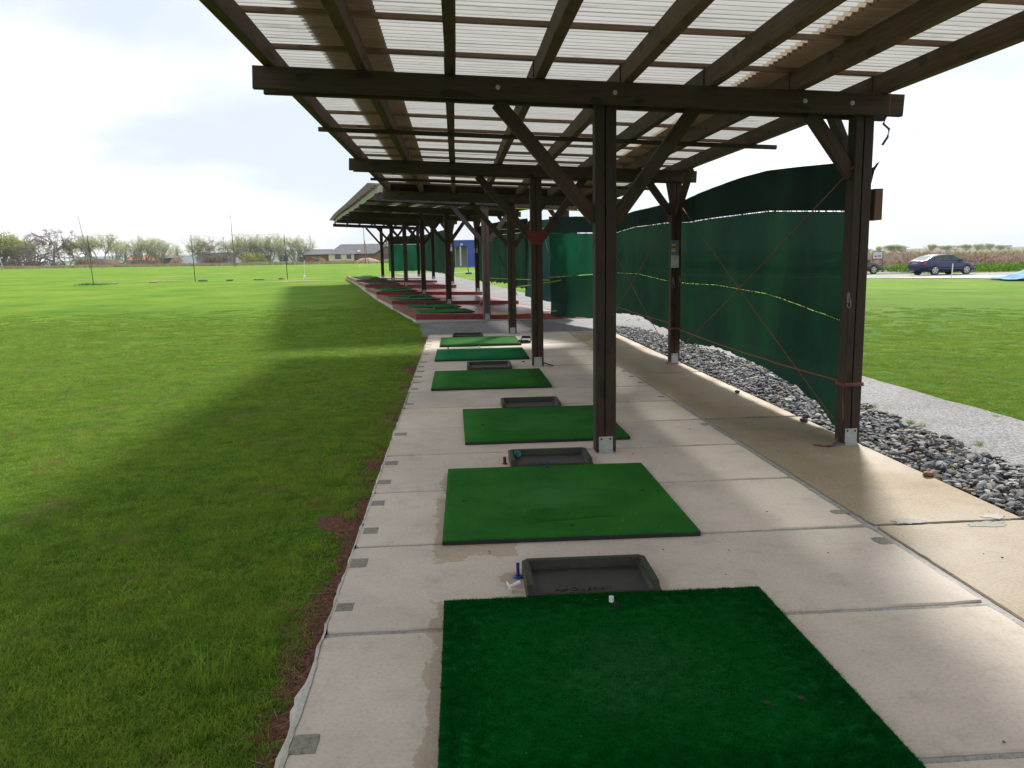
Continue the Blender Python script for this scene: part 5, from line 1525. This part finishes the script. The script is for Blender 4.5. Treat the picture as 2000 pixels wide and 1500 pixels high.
TR = [  # photo column, depth, kind, wanted height, label
    (22, 168, 'dense', 8.0, 'broad yellow-green bushy tree at the left edge of the view'),
    (66, 172, 'dense', 7.8, 'second broad yellow-green tree from the left edge'),
    (98, 176, 'dense', 6.6, 'lower yellow-green tree beside the bare brown trees'),
    (122, 166, 'alder', 6.7, 'spreading bare brown tree left of the tall alder'),
    (152, 168, 'alder0', 7.6, 'tall bare purplish alder with flat layered branches'),
    (175, 178, 'alder', 5.2, 'low bare brown tree right of the tall alder'),
    (205, 172, 'lean', 6.5, 'pale willow leaning left behind the left net pole'),
    (240, 172, 'lean', 6.9, 'second leaning willow, right of the left net pole'),
    (262, 186, 'slim', 6.6, 'slim pale tree right of the leaning willows'),
    (277, 190, 'slim', 6.4, 'very slim pale tree between the earth mound and the round willow'),
    (300, 182, 'slim', 6.8, 'slim pale tree left of the round willow'),
    (316, 176, 'willow', 7.0, 'round topped willow midway between the left and middle net poles'),
    (343, 180, 'willow', 6.2, 'pale open willow right of the round topped one'),
    (372, 196, 'slim', 5.6, 'small faint tree left of the middle net pole'),
    (415, 176, 'willow', 6.6, 'wide pale willow right of the middle net pole'),
    (446, 170, 'alder', 5.8, 'dark bare bush tree at the upright mast'),
    (474, 182, 'willow', 6.4, 'thin pale willow just right of the upright mast'),
    (499, 178, 'willow', 6.9, 'pale willow with a full crown right of the upright mast'),
    (524, 180, 'slim', 6.6, 'pale willow left of the right net pole'),
    (541, 178, 'willow', 6.9, 'tall pale willow directly left of the right net pole'),
    (563, 182, 'slim', 6.6, 'slim pale tree directly right of the right net pole'),
    (590, 176, 'willow', 6.9, 'wide pale willow in front of the white house'),
    (611, 180, 'slim', 6.3, 'last pale tree of the row, left of the bungalow'),
]
cnt = {}
for (px, Y, kind, h_, lab) in TR:
    key = 'alder' if kind == 'alder0' else kind
    lst = protos[key]; idx = 0 if kind == 'alder0' else (1 if kind == 'alder' else cnt.get(key, 0) % len(lst)); cnt[key] = cnt.get(key, 0) + 1
    m1, m2, zm = lst[idx]
    x = px2x(px, Y)
    t = empty('tree', (x, Y, ground(x, Y)), R.uniform(-.5, .5) if kind == 'lean' else R.uniform(0, 6.28), label=lab, cat='tree', group='trees beyond the far edge of the range')
    k = h_ / zm * 1.0; t.scale = (k * 1.05, k * 1.05, k)
    if kind == 'lean': t.rotation_euler = (0, 0, R.uniform(-.25, .25))
    link('trunk', m1, t); link('crown', m2, t)
# bushes at the feet of the trees
def bush_mesh(seed, n, mat, sx, sz, leafs=.2):
    rr_ = random.Random(seed); mb_, tint_ = MB(), []
    for i in range(n):
        a_ = rr_.uniform(0, 2 * PI); r = rr_.random() ** .5; z = rr_.random()
        c = Vector((math.cos(a_) * r * sx * (1 - .5 * z), math.sin(a_) * r * sx * .6 * (1 - .5 * z), z * sz * (1 + .2 * math.sin(a_ * 3))))
        s = leafs * rr_.uniform(.6, 1.3); e = Euler((rr_.uniform(0, 6), rr_.uniform(0, 6), rr_.uniform(0, 6))).to_matrix()
        mb_.add([c + e @ Vector((-s * .5, -s * .3, 0)), c + e @ Vector((s * .5, -s * .3, 0)), c + e @ Vector((0, s * .6, 0))], [(0, 1, 2)]); tint_.append(rr_.random())
    me = mb_.mesh('shrub', mat); a_ = me.attributes.new('tint', 'FLOAT', 'FACE'); a_.data.foreach_set('value', tint_); return me
M_scrub = leaf_mat('reddish_scrub', (.19, .14, .11), (.30, .235, .18))
M_fgreen = leaf_mat('fresh_green_weeds', (.06, .13, .012), (.13, .22, .03))
bm_ = [bush_mesh(1, 900, M_scrub, 2.2, 1.5), bush_mesh(2, 900, M_leaf2, 2.0, 1.8), bush_mesh(3, 700, leaf_mat('pink_blossom', (.34, .24, .20), (.5, .4, .34)), 1.8, 1.6)]
for k, (px, Y, b_, s, lab) in enumerate(((80, 163, 0, 1.1, 'reddish scrub below the yellow-green trees'), (115, 163, 0, 1.0, 'reddish scrub below the bare brown tree'), (205, 165, 0, .9, 'brown scrub left of the earth mound'),
        (372, 168, 2, 1.0, 'pinkish bush left of the middle net pole'), (330, 168, 0, .8, 'low brown scrub below the round willow'), (505, 170, 1, 1.2, 'yellow-green bush below the pale willow row'), (523, 172, 1, 1.1, 'second yellow-green bush below the pale willow row'),
        (440, 168, 0, 1.2, 'dark brown scrub at the upright mast foot'), (630, 165, 0, .8, 'thin scrub in front of the bungalow garage'), (640, 160, 1, .5, 'small green bush left of the cream wall'))):
    x = px2x(px, Y); t = link('shrub', bm_[b_], None, (x, Y, ground(x, Y))); t.scale = (s, s, s)
    tag(t, lab, 'shrub', 'shrubs along the far edge of the range')

# ------------------------------------------------------------------ far hills and woods
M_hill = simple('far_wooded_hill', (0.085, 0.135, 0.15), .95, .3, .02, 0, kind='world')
M_hill2 = simple('far_bare_hill', (0.17, 0.165, 0.12), .95, .3, .02, 0, kind='world')
def ridge(y, x0, x1, hf, mat, name, label, depth=250, n=260):
    vs, fs = [], []
    for i in range(n + 1):
        x = x0 + (x1 - x0) * i / n; h_ = hf(x)
        vs += [(x, y, -2), (x, y + depth * .12, h_ * .86), (x, y + depth * .3, h_), (x, y + depth, -2)]
    for i in range(n):
        for j in range(3): fs.append((i * 4 + j, (i + 1) * 4 + j, (i + 1) * 4 + j + 1, i * 4 + j + 1))
    m = MB(); m.add(vs, fs)
    tag(link(name, m.mesh(name, mat)), kind='structure', label=label)
nz = lambda x, f, s: mnoise.noise(Vector((x * f, s, 0)))
ridge(1500, -1500, -60, lambda x: 20 + 3 * nz(x, .004, 1) + 1.6 * nz(x, .05, 2) + 1.2 * nz(x, .2, 3), M_hill, 'wooded_hills', 'bluish wooded hills on the horizon at the left', 300, 600)
ridge(500, 150, 900, lambda x: 3.6 + 1.0 * nz(x, .012, 1) + .5 * nz(x, .08, 7) + .35 * nz(x, .3, 2), M_hill2, 'hills', 'pale distant hills behind the scrub on the right', 200, 300)
ridge(700, -90, 330, lambda x: 6 + 1.5 * nz(x, .02, 4) + .8 * nz(x, .1, 7), M_hill, 'hills', 'low wooded rise behind the shelters', 200, 200)

# ------------------------------------------------------------------ scrub and weeds on the right
def field(name, n, x0, x1, y0, y1, hf, mat, wid, seed, label, tri_h=(.6, 1.1), lean=.25, zf_=None):
    rr_ = random.Random(seed); mb_, tint_ = MB(), []
    for i in range(n):
        x, y = rr_.uniform(x0, x1), y0 + (y1 - y0) * rr_.random(); z = ground(x, y) if zf_ is None else zf_(x, y)
        if name == 'green_weeds' and x < 35 and y < 65: continue
        h_ = hf(x, y) * rr_.uniform(*tri_h); w_ = wid * rr_.uniform(.5, 1.2); lx = rr_.gauss(0, lean) * h_
        a_ = rr_.uniform(0, PI); cx, cy = math.cos(a_) * w_, math.sin(a_) * w_
        zz = z + h_ * rr_.random() ** .7 * .75
        mb_.add([(x - cx, y - cy, zz), (x + cx, y + cy, zz + rr_.uniform(-.05, .05)), (x + lx, y, zz + h_ * .28)], [(0, 1, 2)]); tint_.append(rr_.random())
    me = mb_.mesh(name, mat); a_ = me.attributes.new('tint', 'FLOAT', 'FACE'); a_.data.foreach_set('value', tint_)
    return tag(link(name, me), kind='stuff', label=label)
hs = lambda x, y: 1.55 + .45 * nz(x, .10, 3) + .30 * nz(x, .5, 6) + (y - 72) * .012
field('scrub', 60000, 38, 130, 70, 92, hs, M_scrub, .085, 31, 'reddish brown bramble and scrub beyond the road')
hg = lambda x, y: .62 + .12 * nz(x, .5, 3) + .10 * nz(x, 1.7, 5)
field('green_weeds', 26000, 24, 90, 59.2, 66.5, lambda x, y: (.50 + .12 * nz(x, .5, 3) + .10 * nz(x, 1.7, 5)) + (y - 59.2) * .03, M_fgreen, .09, 33, 'fresh green weeds on the bank along the road')
mb = MB()
for (ya, yb, za, zb2, mt) in ((66, 140, .35, 1.0, None),):
    vs, fs = [], []
    for i in range(60):
        x = 30 + i * 3.0
        vs += [(x, 66, -.1), (x, 69, .30), (x, 92, 1.25 + .3 * nz(x, .1, 3)), (x, 140, 1.2)]
    for i in range(59):
        for j in range(3): fs.append((i * 4 + j, (i + 1) * 4 + j, (i + 1) * 4 + j + 1, i * 4 + j + 1))
    mb.add(vs, fs)
tag(link('scrub_bank', mb.mesh('scrub_bank', simple('scrub_soil', (.15, .115, .085), .95, .35, .8, .5, 3, kind='world', bdist=.1))), kind='structure', label='brown rising ground under the scrub beyond the road')
# far village on the right
for k, (px, Y, w_, c_, rf, lab) in enumerate(((1848, 560, 6, M_wht, M_orange, 'tiny white house on the far right hill, just right of the car roof'), (1888, 560, 8, M_cream, M_orange, 'tiny house with a reddish roof on the far right hill'),
        (1944, 600, 7, M_wht, M_slate, 'tiny white house on the far right hill, left of the right edge'), (1978, 620, 12, M_wht, M_slate, 'wide pale house on the far right hill at the right edge'), (1765, 520, 7, M_gry, M_slate, 'tiny grey house above the car boot on the far hill'))):
    w_ *= .62; x = px2x(px, Y); simple_house(x, Y, 2.9, w_, 4, 1.5, c_, rf, 1.0, lab, 0, ((w_ / 2, .8, 1, 1),))
for k, (px, Y, s) in enumerate(((1700, 300, 1.0), (1722, 320, .8), (1752, 240, 1.0), (1768, 250, .7), (1830, 380, 1.2), (1862, 400, 1.3), (1878, 420, 1.0), (1902, 400, 1.1), (1925, 420, 1.6), (1935, 430, 1.5), (1950, 430, 1.3), (1972, 420, 1.2), (1990, 430, 1.3))):
    m1, m2, zm = protos['dense'][k % 2] if k % 3 else protos['willow'][k % 3]
    x = px2x(px, Y); t = empty('tree', (x, Y, 1.6), k * 1.3, label='small distant tree on the skyline at the right, column %s of the row' % ['first', 'second', 'third', 'fourth', 'fifth', 'sixth', 'seventh', 'eighth', 'ninth', 'tenth', 'eleventh', 'twelfth', 'last'][k], cat='tree', group='small trees on the right skyline')
    t.scale = (s * (.30 + .22 * (k % 3)), s * .40, s * (.20 + .09 * ((k * 5) % 3))); link('trunk', m1, t); link('crown', m2, t)

# sign, tarp
sg = empty('roadside_sign', (36.0, 67.6, .55), math.radians(-28), label='white and red framed sign on two posts in the scrub', cat='sign')
sg.scale = (.80, .80, .80)
for sx in (-.48, .48):
    mb = MB(); mb.box(sx - .03, sx + .03, -.03, .03, -.3, 1.38); link('sign_post', mb.mesh('sign_post', mat_flat((.07, .045, .05))), sg)
boxpart(sg, 'sign_panel', -.45, .45, -.035, -.015, .52, 1.34, mat_flat((.62, .64, .70)))
boxpart(sg, 'red_band', -.45, .45, -.040, -.036, .52, .66, mat_flat((.45, .06, .06)))
mb = MB()
for x0, x1, z0, z1 in ((-.32, -.20, .84, .90), (-.28, -.14, .92, .98), (-.22, -.10, .82, .94), (0, .08, .88, 1.0), (.08, .26, .96, 1.02), (.05, .30, .84, .89), (.24, .31, .88, 1.0)): mb.box(x0, x1, -.041, -.036, z0, z1)
link('sign_print', mb.mesh('sign_print', mat_flat((.06, .06, .14))), sg)
boxpart(sg, 'top_rail', -.51, .51, -.03, .03, 1.382, 1.43, mat_flat((.07, .045, .05)))
mb = MB(); nx_, ny_ = 34, 20; vs = []
for j in range(ny_ + 1):
    for i in range(nx_ + 1):
        u, v = i / nx_, j / ny_
        h_ = 1.75 * sstep(0, .75, u) * math.sin(PI * min(1, max(0, v * .9 + .05))) ** .7
        h_ += .12 * mnoise.noise(Vector((u * 9, v * 7, 2))) * sstep(0, .1, u) + .05 * abs(mnoise.noise(Vector((u * 25, v * 16, 5))))
        vs.append((u * 6.5 + .2 * mnoise.noise(Vector((v * 4, 1, 1))), v * 3.8 - 1.9 + u * .4, max(0, h_)))
mb.add(vs, [(j * (nx_ + 1) + i, j * (nx_ + 1) + i + 1, (j + 1) * (nx_ + 1) + i + 1, (j + 1) * (nx_ + 1) + i) for j in range(ny_) for i in range(nx_)])
tag(link('tarp_heap', mb.mesh('tarp_heap', simple('light_blue_tarp', (.10, .27, .48), .75, .15, .8, .4, 3, bdist=.05, spec=.15)), None, (30.0, 43.4, .04), (0, 0, -.30)), 'heap covered with a light blue tarpaulin at the right edge', 'tarpaulin heap')

# ------------------------------------------------------------------ cars
M_car = simple('dark_blue_car_paint', (.006, .016, .075), .25, .05, 2, 0, spec=.45)
M_car.node_tree.nodes['Principled BSDF'].inputs['Coat Weight'].default_value = .25
M_carb = simple('black_car_paint', (.008, .009, .013), .22, .05, 2, 0, spec=.8)
M_cglass = mat_flat((.035, .05, .05), .08); M_tyre = mat_flat((.010, .010, .010), .8); M_rim = simple('alloy', (.55, .56, .57), .3, .05, 5, 0, metal=.6)
M_tail = mat_flat((.45, .02, .02), .3); M_plate = mat_flat((.7, .7, .68)); M_lamp = mat_flat((.6, .62, .62), .15)
def car(loc, rz, label, paint):
    t = empty('parked_car', loc, rz, label=label, cat='car', group='dark cars parked by the road')
    # stations: x, half width low, half width belt, bottom z, belt z
    ST = [(-2.25, .60, .66, .42, .78), (-2.18, .74, .76, .26, .93), (-2.0, .82, .82, .22, .99), (-1.5, .85, .84, .20, .98), (-.8, .865, .85, .19, .955), (0, .865, .85, .19, .935),
          (.75, .865, .85, .19, .915), (1.15, .86, .83, .19, .87), (1.65, .84, .79, .20, .80), (2.02, .79, .72, .22, .70), (2.20, .66, .60, .28, .58), (2.25, .5, .5, .36, .50)]
    vs, fs = [], []
    for (x, wl, wb, z0, z1) in ST:
        zm = (z0 + z1) / 2
        half = [(wl * .80, z0), (wl, z0 + .06), (wl + .02, zm), (wb + .005, z1 - .06), (wb - .06, z1), (wb * .5, z1 + .025)]
        ring = [(x, a, b) for a, b in half] + [(x, -a, b) for a, b in reversed(half)]
        vs += ring
    n = 12
    for i in range(len(ST) - 1):
        for k in range(n): fs.append((i * n + k, i * n + (k + 1) % n, (i + 1) * n + (k + 1) % n, (i + 1) * n + k))
    fs += [tuple(range(n - 1, -1, -1)), tuple((len(ST) - 1) * n + k for k in range(n))]
    mb = MB(); mb.add(vs, fs)
    body = link('body', smooth(fix_normals(mb.mesh('body', paint))), t)
    # greenhouse
    GS = [(-1.95, .62, .985, 1.0), (-1.35, .60, .975, 1.30), (-.75, .585, .955, 1.41), (0, .585, .94, 1.435), (.35, .575, .93, 1.40), (1.02, .60, .90, .93)]
    vs, fs = [], []
    for (x, wt, zb_, zt) in GS:
        wbot = .80
        k = (zt - zb_) / .5
        vs += [(x, wbot, zb_ - .03), (x, wbot - (wbot - wt) * min(1, k) * .95, zt - .05 * min(1, k)), (x, wt * .8, zt), (x, -wt * .8, zt), (x, -(wbot - (wbot - wt) * min(1, k) * .95), zt - .05 * min(1, k)), (x, -wbot, zb_ - .03)]
    n = 6
    for i in range(len(GS) - 1):
        for k in range(n): fs.append((i * n + k, i * n + (k + 1) % n, (i + 1) * n + (k + 1) % n, (i + 1) * n + k))
    mb = MB(); mb.add(vs, fs); link('cabin', smooth(fix_normals(mb.mesh('cabin', paint)), False), t)
    def side_glass(pts_, s):
        m = MB(); m.add([(x, s * (y + .012), z) for x, y, z in pts_], [tuple(range(len(pts_)))]); link('side_window', fix_normals(m.mesh('side_window', M_cglass)), t)
    def wy(z): return .80 - (.80 - .60) * (z - .92) / .47 * .97
    for s in (-1, 1):
        side_glass([(-.55, wy(.98), .98), (-.55, wy(1.34), 1.34), (.02, wy(1.36), 1.36), (.02, wy(.97), .97)], s)
        side_glass([(.10, wy(.97), .97), (.10, wy(1.36), 1.36), (.36, wy(1.33), 1.33), (.84, wy(.98), .98)], s)
        side_glass([(-1.28, wy(1.02), 1.02), (-1.1, wy(1.24), 1.24), (-.64, wy(1.32), 1.32), (-.64, wy(.99), .99)], s)
    m = MB(); m.add([(-1.90, -.55, 1.03), (-1.90, .55, 1.03), (-1.36, .48, 1.315), (-1.36, -.48, 1.315)], [(0, 1, 2, 3)]); link('rear_window', m.mesh('rear_window', mat_flat((.30, .36, .38), .05)), t)
    m = MB(); m.add([(.99, -.60, .965), (.99, .60, .965), (.40, .50, 1.40), (.40, -.50, 1.40)], [(0, 1, 2, 3)]); link('windscreen', m.mesh('windscreen', M_cglass), t)
    for s in (-1, 1):
        for x in (-1.28, 1.27):
            m = MB(); Mx = Matrix.Translation((x, s * .862, .315)) @ Matrix.Rotation(PI / 2, 4, 'X')
            m.lathe([(.375, -.012), (.375, .012)], 24, Mx); link('wheel_arch', m.mesh('wheel_arch', M_tyre), t)
            wh = empty('wheel', (x, s * .80, .31)); wh.parent = t
            m = MB(); m.lathe([(.22, -.10), (.30, -.10), (.315, -.07), (.315, .07), (.30, .10), (.22, .10)], 24, Matrix.Rotation(PI / 2, 4, 'X')); link('tyre', m.mesh('tyre', M_tyre), wh)
            m = MB(); m.lathe([(.215, -.05), (.225, .0), (.225, .03)], 20, Matrix.Translation((0, s * .075, 0)) @ Matrix.Rotation(PI / 2, 4, 'X'))
            link('rim_barrel', m.mesh('rim_barrel', M_tyre), wh)
            m = MB()
            for q in range(5):
                a_ = 2 * PI * q / 5; e = Matrix.Rotation(a_, 3, 'Y'); pts_ = [e @ Vector(p) for p in ((-.035, 0, .02), (.035, 0, .02), (.055, 0, .21), (-.055, 0, .21))]
                y_ = s * .118; m.add([(p.x, y_, p.z) for p in pts_] + [(p.x, y_ - s * .03, p.z) for p in pts_], [(0, 1, 2, 3), (4, 7, 6, 5), (0, 4, 5, 1), (1, 5, 6, 2), (2, 6, 7, 3), (3, 7, 4, 0)])
            m.lathe([(.22, .10), (.232, .118), (.205, .12), (.20, .10)], 20, Matrix.Rotation(PI / 2 * -s, 4, 'X'), cap=False)
            link('rim', m.mesh('rim', M_rim), wh)
        m = MB(); m.box(-.10, .10, 0, .14, 0, .12); link('mirror', m.mesh('mirror', paint), t, (.78, s * .84 - (.14 if s < 0 else 0), .95))
        m = MB(); m.add([(-2.225, s * .45, .72), (-2.225, s * .45, .90), (-2.10, s * .80, .90), (-2.10, s * .80, .72), (-1.93, s * .855, .90), (-1.93, s * .855, .74)], [(0, 1, 2, 3), (3, 2, 4, 5)])
        m.v = [(a - .03, b * 1.005, c) for a, b, c in m.v]; link('tail_light', fix_normals(m.mesh('tail_light', M_tail)), t)
        m = MB(); m.add([(2.13, s * .50, .52), (2.13, s * .50, .66), (2.0, s * .735, .70), (2.04, s * .76, .54)], [(0, 1, 2, 3)]); m.v = [(a + .05, b * 1.02, c) for a, b, c in m.v]; link('headlight', m.mesh('headlight', M_lamp), t)
        m = MB(); m.box(-1.85, 1.95, -.01, .01, 0, .035); link('sill_trim', m.mesh('sill_trim', mat_flat((.10, .10, .11))), t, (0, s * .885, .40))
    m = MB(); m.box(-.012, 0, -.26, .26, 0, .115); link('number_plate', m.mesh('number_plate', M_plate), t, (-2.232, 0, .74))
    m = MB(); m.box(-.10, .02, -.72, .72, 0, .10); link('rear_bumper', m.mesh('rear_bumper', paint), t, (-2.22, 0, .50))
    m = MB(); m.box(-.08, .02, -.62, .62, 0, .14); link('front_bumper', m.mesh('front_bumper', paint), t, (2.26, 0, .33))
    return t
car((34.6, 56.0, ground(34.6, 56) + .02), math.radians(8), 'dark blue hatchback saloon parked on the road, seen from its rear right corner', M_car)
car((31.0, 62.0, ground(31, 62) + .02), math.radians(10), 'black car mostly hidden behind the near right post, only its nose showing', M_carb)
strip('road_spur', [(14, 62), (14, 68)], [(38, 62), (38, 68)], M_asph, 0.015, 1, 0, 4, 'asphalt parking strip behind the road', 8)

# ------------------------------------------------------------------ air
mh = bpy.data.materials.new('haze'); mh.use_nodes = True
hn, hl = mh.node_tree.nodes, mh.node_tree.links
hn.clear(); ho = hn.new('ShaderNodeOutputMaterial'); hv = hn.new('ShaderNodeVolumePrincipled')
hv.inputs['Color'].default_value = (.95, .97, 1.0, 1); hv.inputs['Density'].default_value = 0.00025
hl.new(hv.outputs[0], ho.inputs['Volume'])
mb = MB(); mb.box(-1650, 1650, -90, 3400, -4, 34)
tag(link('haze', mb.mesh('haze', mh)), kind='stuff', label='thin pale spring haze over the fields')
